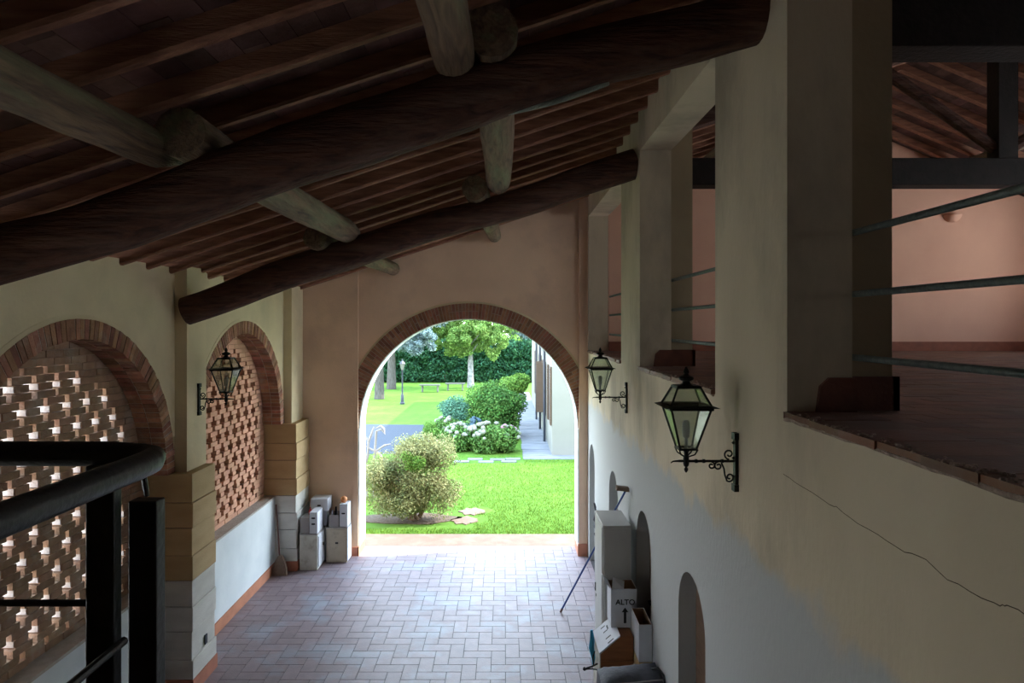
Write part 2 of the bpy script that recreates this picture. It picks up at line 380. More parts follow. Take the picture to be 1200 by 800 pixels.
# lattice (grille) of bricks filling the arches, plus-shaped holes
def lattice(c, name, ph, z0):
    b = MB(); lin = MB(); rr = random.Random(5+ph)
    ch = .071; x0, x1 = -4.245, -4.095; A_, B_ = (.066,.027) if ph == 0 else (.088,.036); PY = .30
    nr = int((ZC+RI-z0)/ch)+1
    for r in range(nr):
        za = z0+r*ch; zb = za+ch-.007; zm = (za+zb)/2
        hw = RI+.06 if zm <= ZC else math.sqrt(max(RI*RI-(zm-ZC)**2, 0))+.012
        if hw < .08: continue
        lim = RI-.19 if zm <= ZC else math.sqrt(max((RI-.20)**2-(zm-ZC)**2, 0))
        q = r % 6
        holes = []
        off = None
        for (qq, o) in ((0,0),(3,.5)):
            d = (q-qq) % 6
            if d in (0,1,5): holes.append((o*PY, A_ if d == 0 else B_, d == 0))
        cuts = []
        if z0+.10 < zm < ZC+RI-.26:
            for o, h, arm in holes:
                kk = -8
                while kk < 9:
                    yc = c+o+kk*PY+ph*.07
                    if c-lim+.06 < yc < c+lim-.06: cuts.append((yc-h, yc+h, arm))
                    kk += 1
        cuts.sort()
        y = c-hw
        segs = []
        for a, d, arm in cuts: segs.append((y, a)); y = d
        segs.append((y, c+hw))
        for a, d in segs:
            if d-a < .01: continue
            L = d-a; n = max(1, round(L/.24)); n = n if L > .3 else 1
            st = L/n
            for k in range(n):
                jx = rr.uniform(-.006,.006)
                b.box(x0, x1+jx, a+k*st+.003, a+(k+1)*st-.003, za, zb)
        for a, d, arm in cuts:                                  # pale lime on the far cheeks of the holes, outside light put into its colour
            if arm: lin.box(x0+.004, x1-.010, d-.008, d+.002, za+rr.uniform(0,.01), zb-rr.uniform(0,.012))
    g = empty(name, (-4.165, c, z0), 'openwork brick screen with small cross-shaped holes filling the %s arch of the left wall' % ('nearer, larger-looking' if c < 8 else 'farther, narrower-looking'), 'brick screen')
    nb = len(b.f)
    if ph == 0: b.add(lin.v, lin.f)
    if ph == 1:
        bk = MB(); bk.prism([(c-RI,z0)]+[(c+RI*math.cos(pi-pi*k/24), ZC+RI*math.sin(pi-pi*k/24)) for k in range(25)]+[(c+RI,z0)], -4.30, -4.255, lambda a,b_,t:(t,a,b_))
        bk.build('added_shade_board', M['shade_board'], g)  # added board, keeps outside light out of the screen holes
    ob = b.build('bricks', M['lattice'] if ph == 0 else M['lattice_far_lit'], g); ob.data.materials.append(M['mortar_lit'])
    for p in ob.data.polygons[nb:]: p.material_index = 1
    mm = MB(); return g
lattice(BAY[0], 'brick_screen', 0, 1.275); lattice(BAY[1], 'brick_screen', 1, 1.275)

# parapets under the arches
pp = MB()
for c in BAY:
    pp.box(-4.24,-3.91, c-RI-.06, c+RI+.06, 0, 1.245)
WP = struct(pp, 'wall_left_parapet', M['plaster_bluewhite'])
sl_ = MB()
for c in BAY: sl_.box(-4.24,-3.905, c-RI-.06, c+RI+.06, 1.245, 1.273)
sl_.build('sill', M['mortar'], WP)
bb = MB()
for c in BAY: bb.box(-3.92,-3.893, c-RI, c+RI, 0, .16)
struct(bb, 'baseboard_left', M['terracotta'])

# stone piers
courses = [(0.0,.38),(.385,.70),(.71,.985),(.99,1.28),(1.29,1.565),(1.57,1.88),(1.89,2.17),(2.175,2.50)]
def stone_pier(y0,y1,name,lab,up=True):
    g = empty(name, (-3.8,(y0+y1)/2,0), lab, 'pier')
    wy, ww = MB(), MB(); rr = random.Random(int(y0*10))
    for i,(a,b) in enumerate(courses):
        mb = ww if b < 1.3 else wy
        j = (i%2)*.014
        x1 = -3.535-j+rr.uniform(-.004,.004)
        mb.box(-4.24, x1, y0+j*.6, y1-j*.6, max(a,.165) if a == 0 else a, b)
    wy.build('upper_blocks', M['stone_yellow'], g, bevel=.006); ww.build('lower_blocks', M['stone_white'], g, bevel=.006)
    MB().box(-4.23,-3.56,y0+.02,y1-.02,.0,2.49).build('joint_core', M['grout'], g)
    MB().box(-3.95,-3.525,y0-.012,y1+.012,0,.165).build('skirting', M['terracotta'], g)
    z0, z1 = 2.50, zdeck(-3.7)-.07
    MB().hexa([(-3.82,y0+.12,z0),(-3.66,y0+.12,z0),(-3.66,y1,z0),(-3.82,y1,z0),(-3.82,y0+.12,z1-.04),(-3.66,y0+.12,z1),(-3.66,y1,z1),(-3.82,y1,z1-.04)]).build('pilaster', M['plaster'], g)
    return g
P1 = stone_pier(7.75,8.38,'stone_pier','pier of yellow stone over white stone blocks between the two brick-screened arches')
MB().box(-3.54,-3.53,8.06,8.12,.42,.53).build('wall_socket', M['slate'], P1)
P2 = stone_pier(11.63,12.40,'stone_pier','pier of yellow stone over white stone blocks in the far left corner')
stone_pier(3.85,4.45,'stone_pier','stone pier at the near end of the left wall')

# ------------------------------------------------------------ FAR WALL with the big arch
XC = -.65; RA = 2.0; ZA = 2.30; YF = 12.46; YB = 12.96
we = MB()
def ecol(x0,x1,z0,z1,y0=YF,zt=None):
    a = (zdeck(x0)-.03 if zt is None else zt); b = (zdeck(x1)-.03 if zt is None else zt)
    we.hexa([(x0,y0,z0),(x1,y0,z1),(x1,YB,z1),(x0,YB,z0),(x0,y0,a),(x1,y0,b),(x1,YB,b),(x0,YB,a)])
ecol(-4.25,XC-RA,0,0); ecol(XC+RA,1.88,0,0)
N = 64
for k in range(N):
    a0 = pi-pi*k/N; a1 = pi-pi*(k+1)/N
    ecol(XC+RA*math.cos(a0), XC+RA*math.cos(a1), ZA+RA*math.sin(a0), ZA+RA*math.sin(a1))
WF = struct(we, 'wall_far', M['plaster_pink'])
# pilasters either side
pl = MB()
def pil(x0,x1):
    pl.hexa([(x0,12.40,0),(x1,12.40,0),(x1,YF+.01,0),(x0,YF+.01,0),(x0,12.40,zdeck(x0)-.12),(x1,12.40,zdeck(x1)-.12),(x1,YF+.01,zdeck(x1)-.12),(x0,YF+.01,zdeck(x0)-.12)])
pil(-3.83,-2.66); pil(1.36,1.52)
struct(pl, 'trim_2', M['plaster_pink'])
bf = MB(); bf.box(-3.53,-2.645,12.375,12.41,0,.16); bf.box(-2.665,-2.64,12.375,12.94,0,.16)
bf.box(1.335,1.505,12.37,12.41,0,.22); bf.box(1.335,1.36,12.38,12.94,0,.16)
struct(bf, 'baseboard_far', M['terracotta'])
v = MB(); n = 112; rr = random.Random(9)
RO2 = 2.285
for k in range(n):
    a0 = pi*k/n+.0022; a1 = pi*(k+1)/n-.0022
    sp = rr.choice([RO2, (RA+RO2)/2])
    P = lambda a,r,y: (XC+r*math.cos(a), y, ZA+r*math.sin(a))
    for r0, r1 in ([(RA+.006,RO2)] if sp == RO2 else [(RA+.006, sp-.004),(sp+.004, RO2)]):
        yf = YF-.012+rr.uniform(-.003,.003)
        v.hexa([P(a0,r0,yf),P(a1,r0,yf),P(a1,r1,yf),P(a0,r1,yf),P(a0,r0,YF+.1),P(a1,r0,YF+.1),P(a1,r1,YF+.1),P(a0,r1,YF+.1)])
v.build('brick_arch', M['brick'], WF)
mb = MB(); eb = MB()
for k in range(64):
    a0 = pi*k/64; a1 = pi*(k+1)/64
    mb.hexa([P(a0,RA+.003,YF-.004),P(a1,RA+.003,YF-.004),P(a1,RO2,YF-.004),P(a0,RO2,YF-.004),P(a0,RA+.003,YF+.05),P(a1,RA+.003,YF+.05),P(a1,RO2,YF+.05),P(a0,RO2,YF+.05)])
    eb.hexa([P(a0,RO2,YF-.016),P(a1,RO2,YF-.016),P(a1,RO2+.035,YF-.008),P(a0,RO2+.035,YF-.008),P(a0,RO2,YF+.05),P(a1,RO2,YF+.05),P(a1,RO2+.035,YF+.05),P(a0,RO2+.035,YF+.05)])
mb.build('mortar_bed', M['mortar'], WF); eb.build('arch_edge', M['plaster'], WF)
# white reveal lining of the gateway
lin = MB(); Rr = RA-.001
for k in range(64):
    a0 = pi*k/64; a1 = pi*(k+1)/64
    lin.hexa([P(a0,RA-.012,YF+.01),P(a1,RA-.012,YF+.01),P(a1,RA+.02,YF+.01),P(a0,RA+.02,YF+.01),P(a0,RA-.012,YB+.006),P(a1,RA-.012,YB+.006),P(a1,RA+.02,YB+.006),P(a0,RA+.02,YB+.006)])
lin.box(XC-RA-.01,XC-RA+.012,12.42,YB+.006,.16,ZA); lin.box(XC+RA-.012,XC+RA+.01,12.42,YB+.006,.16,ZA)
lin.build('reveal', M['plaster_bluewhite'], WF)
# upper-room part of the far wall
we = MB(); ecol(1.88,XR,3.4,3.4,12.3); ecol(XR,10.2,3.4,3.4,12.3)
struct(we, 'wall_far_upper', M['plaster_room'])

# ------------------------------------------------------------ RIGHT WALL
DR = [(5.56,.40),(7.46,.39),(9.52,.39),(11.84,.36)]   # arched niches: centre y, half width
ZD = 1.76
OP = [(-4.6,-3.9),(-.30-2.6,-.30),(.95,3.67),(4.92,7.65),(8.88,12.30)]
OP = [(-2.9,-.30),(.95,3.67),(4.92,7.65),(8.88,12.30)]
ZS = 3.70; ZH = 6.15
wr = MB()
def rb(y0,y1,z0,z1,x0=1.52,x1=1.87): wr.box(x0,x1,y0,y1,z0,z1)
def front(y0,y1,za,zb,top=ZS): wr.hexa([(1.52,y0,za),(1.70,y0,za),(1.70,y1,zb),(1.52,y1,zb),(1.52,y0,top),(1.70,y0,top),(1.70,y1,top),(1.52,y1,top)])
prev = -5.0
for c, h in DR:
    rb(prev, c-h, 0, ZS, 1.52, 1.70)
    for k in range(20):
        a0 = pi-pi*k/20; a1 = pi-pi*(k+1)/20
        front(c+h*math.cos(a0), c+h*math.cos(a1), ZD+h*math.sin(a0), ZD+h*math.sin(a1))
    prev = c+h
rb(prev, YF+.02, 0, ZS, 1.52, 1.70)
rb(-5.0, YF+.02, 0, ZS, 1.70, 1.87)
prev = -5.0
for a, b in OP:
    rb(prev, a, ZS, ZH); prev = b
rb(prev, YF+.02, ZS, ZH)
zt0, zt1 = zdeck(1.52)-.02, zdeck(1.87)-.02
wr.hexa([(1.52,-5,ZH),(1.87,-5,ZH),(1.87,YF+.02,ZH),(1.52,YF+.02,ZH),(1.52,-5,zt0),(1.87,-5,zt1),(1.87,YF+.02,zt1),(1.52,YF+.02,zt0)])
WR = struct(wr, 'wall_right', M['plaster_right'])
# crack in the plaster
ck = MB(); rr = random.Random(4)
cpx = [(918,556),(940,571),(972,590),(980,594),(1005,614),(1040,633),(1060,646),(1085,655),(1110,678),(1150,700),(1172,710),(1180,708),(1200,718),(1230,731)]
pts = []
for a in range(len(cpx)-1):
    for t in (0,.33,.66):
        px = cpx[a][0]+(cpx[a+1][0]-cpx[a][0])*t; py = cpx[a][1]+(cpx[a+1][1]-cpx[a][1])*t+(rr.uniform(-1.3,1.3))
        D = 1.52*800/(px-591); pts.append((1.5205, D, H-(py-380)*D/800))
ck.tube(pts, .0017, 5)
ck.build('plaster_crack', M['soil'], WR)
# inner pilasters of the upper arcade + skirting
ip = MB(); sk = MB()
for y0, y1 in ((3.75,4.84),(7.73,8.80),(-.22,.87)):
    ip.hexa([(1.86,y0,ZS),(2.13,y0,ZS),(2.13,y1,ZS),(1.86,y1,ZS),(1.86,y0,zdeck(1.87)-.03),(2.13,y0,zdeck(2.13)-.03),(2.13,y1,zdeck(2.13)-.03),(1.86,y1,zdeck(1.87)-.03)])
    sk.prism([(1.67,ZS+.03),(1.885,ZS+.03),(1.885,ZS+.215),(1.74,ZS+.215),(1.69,ZS+.17)], y0-.105, y0-.078, lambda a,b,t:(a,t,b))
    sk.box(1.87,2.155,y0-.03,y0+.01,ZS+.03,ZS+.215); sk.box(2.12,2.155,y0-.03,y1+.03,ZS+.03,ZS+.215)
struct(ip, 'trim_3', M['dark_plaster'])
struct(sk, 'trim_10', M['old_skirting'])
struct(MB().box(1.88,10.0,12.27,12.305,ZS+.02,ZS+.19), 'baseboard_upper', M['skirt_red'])
# brown doors at the back of the niches
for i,(c,h) in enumerate(DR[:2]):
    d = MB(); pts = [(c-h-.0,0)]+[(c+h*math.cos(pi-pi*k/16), ZD+h*math.sin(pi-pi*k/16)) for k in range(17)]+[(c+h,0)]
    d.prism(pts, 1.672, 1.698, lambda a,b,t:(t,a,b))
    dd = struct(d, 'door_%d'%(i+1), M['shutter'])
    hm = MB().tube([(1.672,c+h-.08,1.05),(1.64,c+h-.08,1.05),(1.64,c+h-.18,1.05)], .008, 8); hm.build('door_handle', M['iron'], dd)
# sills of the arcade openings: tile lip with crumbled mortar
for i,(a,b) in enumerate(OP[1:]):
    s = MB(); rr = random.Random(i); y = a
    while y < b-.001:
        d = min(.30, b-y); s.box(1.495+rr.uniform(-.008,.006), 1.90, y+.002, y+d-.002, ZS-.003, ZS+.03+rr.uniform(-.002,.002)); y += d
    t = s.build('trim_%d'%(4+i), M['cotto_dark'], kind='structure')
    u = MB()
    for k in range(int((b-a)*70)):
        yy = rr.uniform(a+.02,b-.02); xx = 1.50+abs(rr.gauss(0,.035)); r = rr.uniform(.004,.013)
        u.lathe([(r*.4,0),(r,r*.5),(r*.6,r*1.1)], (xx,yy,ZS+.026), 5)
    u.tube([(1.508,a+.01+(b-a-.02)*k/30, ZS-.004+rr.uniform(-.004,.004)) for k in range(31)], .012, 7, wob=.3, seed=i)
    u.build('crumbled_mortar', M['rubble'], t)
# upper floor
uf = MB(); rr = random.Random(2)
uf.box(1.87,10.2,-5,12.3,3.40,ZS+.018)
UF = struct(uf, 'floor_upper', M['grout'])
ut = MB(); r = 0; y = 12.3
while y > 1.0:
    x = 1.90 - (r%2)*.15
    while x < 10:
        x0 = max(x,1.90)
        if x+.296 > x0+.01: ut.box(x0+.002, x+.298, y-.148, y-.002, ZS, ZS+.024+rr.uniform(-.001,.001))
        x += .30
    y -= .15; r += 1
ut.build('tile_paving', M['cotto_dark'], UF)
# outer right wall of the upper room with three unseen windows added for light
w2 = MB(); prev = -5.0
ADDED_WIN = [(1.2,2.6),(4.6,6.6),(8.6,11.0)]
for a, b in ADDED_WIN:
    w2.box(10.0,10.35,prev,a,0,6.2); w2.box(10.0,10.35,a,b,0,4.5); w2.box(10.0,10.35,a,b,6.0,6.2); prev = b
w2.box(10.0,10.35,prev,YB,0,6.2)
struct(w2, 'wall_right_upper', M['plaster_room'])
for i,(a,b) in enumerate(ADDED_WIN):
    fr = MB(); fr.box(10.15,10.21,a,a+.06,4.5,6.0); fr.box(10.15,10.21,b-.06,b,4.5,6.0); fr.box(10.15,10.21,a+.06,b-.06,4.5,4.56); fr.box(10.15,10.21,a+.06,b-.06,5.94,6.0); fr.box(10.15,10.21,(a+b)/2-.03,(a+b)/2+.03,4.56,5.94)
    struct(fr, 'window_%d'%(i+1), M['shutter'])

# ------------------------------------------------------------ ROOF
rf = MB(); rr = random.Random(8)
def slope_boards(xa, xb, y0, y1, bw=.145):
    x = xa
    while x < xb-.001:
        x2 = min(x+bw, xb); y = y0 - rr.uniform(0,.9)
        while y < y1:
            L = rr.choice([.30,.30,.30])*1; ya = max(y,y0); yb = min(y+L*3.0, y1)
            if yb > ya:
                dz = rr.uniform(-.002,.002)
                rf.hexa([(x+.002,ya+.002,zdeck(x+.002)+dz),(x2-.002,ya+.002,zdeck(x2-.002)+dz),(x2-.002,yb-.002,zdeck(x2-.002)+dz),(x+.002,yb-.002,zdeck(x+.002)+dz),
                         (x+.002,ya+.002,zdeck(x)+.03),(x2-.002,ya+.002,zdeck(x2)+.03),(x2-.002,yb-.002,zdeck(x2)+.03),(x+.002,yb-.002,zdeck(x)+.03)])
            y += L*3.0
        x = x2
slope_boards(-4.9, XR, -5.3, 13.2); slope_boards(XR, 10.9, -5.3, 13.2)
CE = struct(rf, 'ceiling', M['deck'])
rt = MB()
rt.hexa([(-4.9,-5.3,zdeck(-4.9)+.028),(XR,-5.3,zdeck(XR)+.028),(XR,13.2,zdeck(XR)+.028),(-4.9,13.2,zdeck(-4.9)+.028),(-4.9,-5.3,zdeck(-4.9)+.12),(XR,-5.3,zdeck(XR)+.12),(XR,13.2,zdeck(XR)+.12),(-4.9,13.2,zdeck(-4.9)+.12)])
rt.hexa([(XR,-5.3,zdeck(XR)+.028),(10.9,-5.3,zdeck(10.9)+.028),(10.9,13.2,zdeck(10.9)+.028),(XR,13.2,zdeck(XR)+.028),(XR,-5.3,zdeck(XR)+.12),(10.9,-5.3,zdeck(10.9)+.12),(10.9,13.2,zdeck(10.9)+.12),(XR,13.2,zdeck(XR)+.12)])
rt.build('roof_covering', M['roof_tile'], CE)
# rafters: individual sloping joists
yr = 12.28; k = 0
RG = 'small sloping rafters under the hall roof'
while yr > -3.2:
    h = .042; hh = .13
    jx = random.Random(k).uniform(-.01,.01)
    m = MB()
    xs = [-3.90,-2.4,-.9,.6,1.53]
    for a, b in zip(xs[:-1], xs[1:]): pass
    n = 10; pts = []
    vs = []; fs = []
    rr = random.Random(100+k)
    for i in range(n+1):
        x = -3.90+(5.43)*i/n; zt = zdeck(x)+.0; zb = zt-hh+rr.uniform(-.005,.005); dy = rr.uniform(-.006,.006)
        y0 = yr-h+dy; y1 = yr+h+dy
        c = .018
        vs += [(x,y0,zt),(x,y0,zb+c),(x,y0+c,zb),(x,y1-c,zb),(x,y1,zb+c),(x,y1,zt)]
    for i in range(n):
        for q in range(6):
            fs.append((i*6+q, i*6+(q+1)%6, (i+1)*6+(q+1)%6, (i+1)*6+q))
    fs.append((0,1,2,3,4,5)); fs.append(tuple(n*6+q for q in (5,4,3,2,1,0)))
    m.add(vs, fs)
    o = m.build('rafter', M['rafter'], origin=(-3.9,yr,zdeck(-3.9)))
    z_ = 'beyond the farther dark log beam' if yr > 7.93 else 'between the two dark log beams' if yr > 4.05 else 'nearer than the nearest dark log beam'
    tag(o, 'small brown rafter sloping under the hall roof, '+z_, 'rafter', 'hall roof rafters '+z_)
    yr -= .5; k += 1
# rafters in the upper room, left slope and right slope
yr = 12.0
while yr > 2.2:
    for (xa, xb) in ((2.14,XR),(XR,9.99)):
        m = MB(); z = lambda x, s: zdeck(x)-s
        m.hexa([(xa,yr-.05,z(xa,.11)),(xb,yr-.05,z(xb,.11)),(xb,yr+.05,z(xb,.11)),(xa,yr+.05,z(xa,.11)),(xa,yr-.05,z(xa,0)),(xb,yr-.05,z(xb,0)),(xb,yr+.05,z(xb,0)),(xa,yr+.05,z(xa,0))])
        o = m.build('rafter', M['rafter'], origin=(xa,yr,z(xa,.11)))
        s_ = 'right-hand slope' if xa == XR else 'left-hand slope'
        tag(o, 'reddish roof rafter on the %s above the pink upper room' % s_, 'rafter', 'rafters on the %s of the upper room roof' % s_)
    yr -= .5

# big sloping logs
def log(y, xa, xb, r, seed, label):
    rr = random.Random(seed); n = 26; pts = []; rad = []
    for i in range(n+1):
        t = i/n; x = xa+(xb-xa)*t
        bend = .03*math.sin(pi*2.3*t+seed) + .015*math.sin(pi*6*t+seed*2)
        pts.append((x, y+.02*math.sin(5*t+seed), zlog(x)+bend)); rad.append(r*(1+.05*math.sin(9*t+seed)+rr.uniform(-.02,.02)))
    m = MB().tube(pts, rad, 20, wob=.018, seed=seed)
    o = m.build('roof_log', M['log_dark'], smooth=True, origin=pts[0])
    return tag(o, label, 'beam'), pts, rad
L1, lp, lr = log(4.05,-3.66,1.535,.175,3,'thick dark log beam crossing nearest overhead, its round end on the near pillar')
log(7.93,-3.69,1.525,.172,5,'thick dark log beam farther off, sloping from the stone pier to the second pillar')
log(.15,-3.66,1.52,.17,8,'dark log beam overhead at the near end of the hall')
# corrugated conduit under the near log
cp = []; rd = []
for i in range(150):
    t = i/149; x = .02+(.62-.02)*t; 
    cp.append((x, 4.05+.02, zlog(x)-.155+.03*math.sin(pi*2.3*((x+3.66)/5.2)+3)-.02*math.sin(pi*t)-.004)); rd.append(.020 if i%2 else .0165)
o = MB().tube(cp, rd, 10).build('conduit', M['conduit'], origin=cp[0]); tag(o, 'grey-green corrugated conduit running along the underside of the nearest log beam', 'conduit')

# round purlins running into the depth
def purlin(p0, p1, r0, r1, seed, label, taper=True):
    rr = random.Random(seed); n = 16; pts = []; rad = []
    for i in range(n+1):
        t = i/n; p = Vector(p0).lerp(Vector(p1), t); p += Vector((.015*math.sin(4*t+seed),0,.012*math.sin(7*t+seed)))
        pts.append(p); rad.append((r0+(r1-r0)*t)*(1+rr.uniform(-.03,.03)))
    if taper: rad[-1] *= .62; rad[-2] *= .92; pts[-1].z += .03
    m = MB().tube(pts, rad, 16, wob=.02, seed=seed)
    o = m.build('purlin_log', M['purlin'], smooth=True, origin=pts[0]); return tag(o, label, 'beam')
purlin((-2.02,.1,5.17),(-2.01,4.22,5.21),.115,.115,1,'barked round purlin log at upper left, running to the nearest log beam')
purlin((-1.84,3.84,5.27),(-1.79,8.1,5.25),.14,.135,2,'greenish barked purlin log left of centre, between the two dark log beams')
purlin((-2.13,7.66,5.17),(-2.04,12.48,5.22),.135,.12,3,'left purlin log ending in the far wall above the arch',False)
purlin((-.33,.1,5.74),(-.30,4.22,5.74),.12,.125,4,'barked round purlin log hanging into the top edge of the view at centre')
purlin((-.06,3.82,5.86),(-.08,8.1,5.83),.15,.14,5,'greenish barked purlin log right of centre, between the two dark log beams')
purlin((-.33,7.64,5.73),(-.17,12.48,5.81),.14,.12,6,'right purlin log ending in the far wall above the arch',False)

# upper room trusses
def truss(y, lab, side):
    g = empty('roof_truss', (2.13,y,5.8), lab, 'truss')
    MB().box(2.08 if y>3.7 else 1.87,10.0,y-.13,y+.13,5.80,6.11).build('tie_beam', M['beam_black'], g, bevel=.01)
    z = lambda x: zdeck(x)-.13
    for (xa,xb,nm) in ((2.1,XR,'principal_left'),(XR,9.95,'principal_right')):
        m = MB(); m.hexa([(xa,y-.1,z(xa)-.25),(xb,y-.1,z(xb)-.25),(xb,y+.1,z(xb)-.25),(xa,y+.1,z(xa)-.25),(xa,y-.1,z(xa)),(xb,y-.1,z(xb)),(xb,y+.1,z(xb)),(xa,y+.1,z(xa))])
        m.build('principal_rafter', M['log_dark'], g)
    MB().box(XR-.11,XR+.11,y-.1,y+.1,6.11,zdeck(XR)-.2).build('king_post', M['beam_black'], g)
    for s in (-1,1):
        MB().tube([(XR+s*.1,y,6.25),(XR+s*1.4,y,zdeck(XR+s*1.4)-.40)], .07, 8).build('strut', M['log_dark'], g)
truss(4.05,'dark roof truss of the upper room, nearest, its tie beam across the top right',1)
truss(7.95,'dark roof truss of the upper room farther back, with king post',1)
for xx, yy in ((3.6,0),(7.9,0)):
    m = MB().tube([(xx,0.2,zdeck(xx)-.19),(xx,12.3,zdeck(xx)-.19)], .08, 10)
    o = m.build('upper_purlin', M['purlin'], smooth=True); tag(o, 'round purlin log under the %s slope of the upper room roof' % ('left' if xx<5 else 'right'), 'beam')

# ------------------------------------------------------------ pipe railings in the arcade
for (y0,y1,lab) in ((.80,3.76,'three galvanised rails guarding the nearest opening of the upper arcade'),(4.83,7.74,'three thin rails in the middle opening of the upper arcade'),(8.79,12.31,'three thin rails in the farthest opening of the upper arcade')):
    g = empty('pipe_railing', (1.905,(y0+y1)/2,4.0), lab, 'railing')
    for z in (4.02,4.365,4.70): MB().tube([(1.905,y0,z),(1.905,y1,z)], .018, 10).build('rail', M['pipe'], g, smooth=True)

# ------------------------------------------------------------ wall lanterns
def lantern(loc, label, rot=0):
    g = empty('wall_lantern', (0,0,0), label, 'lantern', None)
    I = M['iron']
    p = MB(); p.box(-.022,0,-.022,.022,-.17,.17); p.box(-.03,0,-.03,.03,.14,.185); p.box(-.03,0,-.03,.03,-.195,-.15)
    for z in (.12,.02,-.1): p.lathe([(.004,-.01),(.014,0),(.004,.01)], (-.026,0,z), 8)
    p.build('wall_plate', I, g)
    a = MB(); a.tube([(-.02,0,.0),(-.385,0,.0)], .0085, 8)
    for x in (-.10,-.22,-.27): a.tube([(x-.008,0,0),(x+.008,0,0)], .013, 8)
    a.tube([(-.385,0,0),(-.42,0,-.002),(-.435,0,-.012)], [.007,.005,.003], 6)
    a.build('arm', I, g)
    def spiral(cx, cz, r, a0, turns, sgn):
        return [(cx+(r*(1-.72*t))*math.cos(a0+sgn*turns*2*pi*t), 0, cz+(r*(1-.72*t))*math.sin(a0+sgn*turns*2*pi*t)) for t in [i/22 for i in range(23)]]
    s = MB()
    s.tube(spiral(-.055,.045,.034,-pi/2,1.2,-1), .006, 6)
    s.tube(spiral(-.125,-.032,.028,pi/2,1.2,1), .006, 6); s.tube(spiral(-.170,-.030,.024,pi/2,1.2,-1), .006, 6)
    s.tube([(-.105,0,-.012),(-.088,0,-.05),(-.083,0,-.09),(-.07,0,-.125)]+spiral(-.052,-.105,.03,-pi*.75,1.2,1), .006, 6)
    s.build('scroll', I, g)
    cx = -.335
    b = MB()
    b.lathe([(.003,-.075),(.012,-.062),(.014,-.05),(.006,-.04),(.016,-.03),(.02,-.015),(.017,.0),(.02,.02),(.012,.035),(.016,.06),(.028,.075)], (cx,0,0), 12)
    zb, zt = .085, .355; rb_, rt_ = .052, .128
    for sx_, sy_ in ((1,1),(1,-1),(-1,1),(-1,-1)):
        b.tube([(cx+sx_*.012,sy_*.012,.03),(cx+sx_*.045,sy_*.045,.05),(cx+sx_*.06,sy_*.06,.085)], .005, 6)
    b.build('stem', I, g)
    f_ = MB()
    for sx_, sy_ in ((1,1),(1,-1),(-1,1),(-1,-1)):
        f_.tube([(cx+sx_*rb_,sy_*rb_,zb),(cx+sx_*rt_,sy_*rt_,zt)], .0075, 6)
        f_.tube([(cx+sx_*(rt_+.0),sy_*rt_,zt+.015),(cx+sx_*.072,sy_*.072,zt+.13)], .0075, 6)
    def ring(r, z, h, t):
        f_.box(cx-r-t,cx+r+t,-r-t,-r+t,z,z+h); f_.box(cx-r-t,cx+r+t,r-t,r+t,z,z+h); f_.box(cx-r-t,cx-r+t,-r+t,r-t,z,z+h); f_.box(cx+r-t,cx+r+t,-r+t,r-t,z,z+h)
    ring(rb_,zb-.008,.014,.008); ring(rt_,zt-.012,.02,.012); ring(.072,zt+.122,.014,.008)
    # flared gallery
    q = rt_+.008; o_ = rt_+.045
    for (s1,s2) in ((1,0),(-1,0),(0,1),(0,-1)):
        pass
    f_.add([(cx-q,-q,zt+.018),(cx+q,-q,zt+.018),(cx+q,q,zt+.018),(cx-q,q,zt+.018),(cx-o_,-o_,zt+.005),(cx+o_,-o_,zt+.005),(cx+o_,o_,zt+.005),(cx-o_,o_,zt+.005),
            (cx-q,-q,zt+.008),(cx+q,-q,zt+.008),(cx+q,q,zt+.008),(cx-q,q,zt+.008)],
           [(0,4,5,1),(1,5,6,2),(2,6,7,3),(3,7,4,0),(8,9,5,4),(9,10,6,5),(10,11,7,6),(11,8,4,7)])
    f_.build('frame', I, g)
    t = MB(); t.box(cx-.074,cx+.074,-.074,.074,zt+.132,zt+.14)
    t.lathe([(.05,zt+.14),(.03,zt+.15),(.022,zt+.165),(.045,zt+.175),(.05,zt+.185),(.045,zt+.195),(.02,zt+.205),(.012,zt+.215),(.02,zt+.225),(.014,zt+.24),(.004,zt+.26)], (cx,0,0), 14)
    t.build('finial', I, g)
    gl = MB(); e = .003
    for (ux,uy) in ((1,0),(-1,0),(0,1),(0,-1)):
        for (z0,z1,r0,r1) in ((zb+.004,zt-.012,rb_,rt_-.004),(zt+.018,zt+.124,rt_-.006,.072)):
            px, py = -uy, ux
            gl.add([(cx+ux*r0+px*r0, uy*r0+py*r0, z0),(cx+ux*r0-px*r0, uy*r0-py*r0, z0),(cx+ux*r1-px*r1, uy*r1-py*r1, z1),(cx+ux*r1+px*r1, uy*r1+py*r1, z1)], [(0,1,2,3)])
    gl.build('panes', M['pane'], g)
    MB().lathe([(.012,.08),(.012,.15),(.022,.155),(.026,.19),(.026,.24),(.018,.262),(.006,.268)], (cx,0,0), 12).build('bulb', M['bulb'], g, smooth=True)
    g.location = loc; g.rotation_euler = (0,0,rot); return g
LN = lantern((1.52,4.45,3.31), 'black four-sided lantern on a scrolled bracket, nearest on the right wall')
copy_tree(LN, (1.52,8.44,3.30), 0, 'black bracket lantern on the right wall beside the far arch')
copy_tree(LN, (-3.66,8.16,3.31), pi, 'black bracket lantern on the left stone pier between the brick screens')
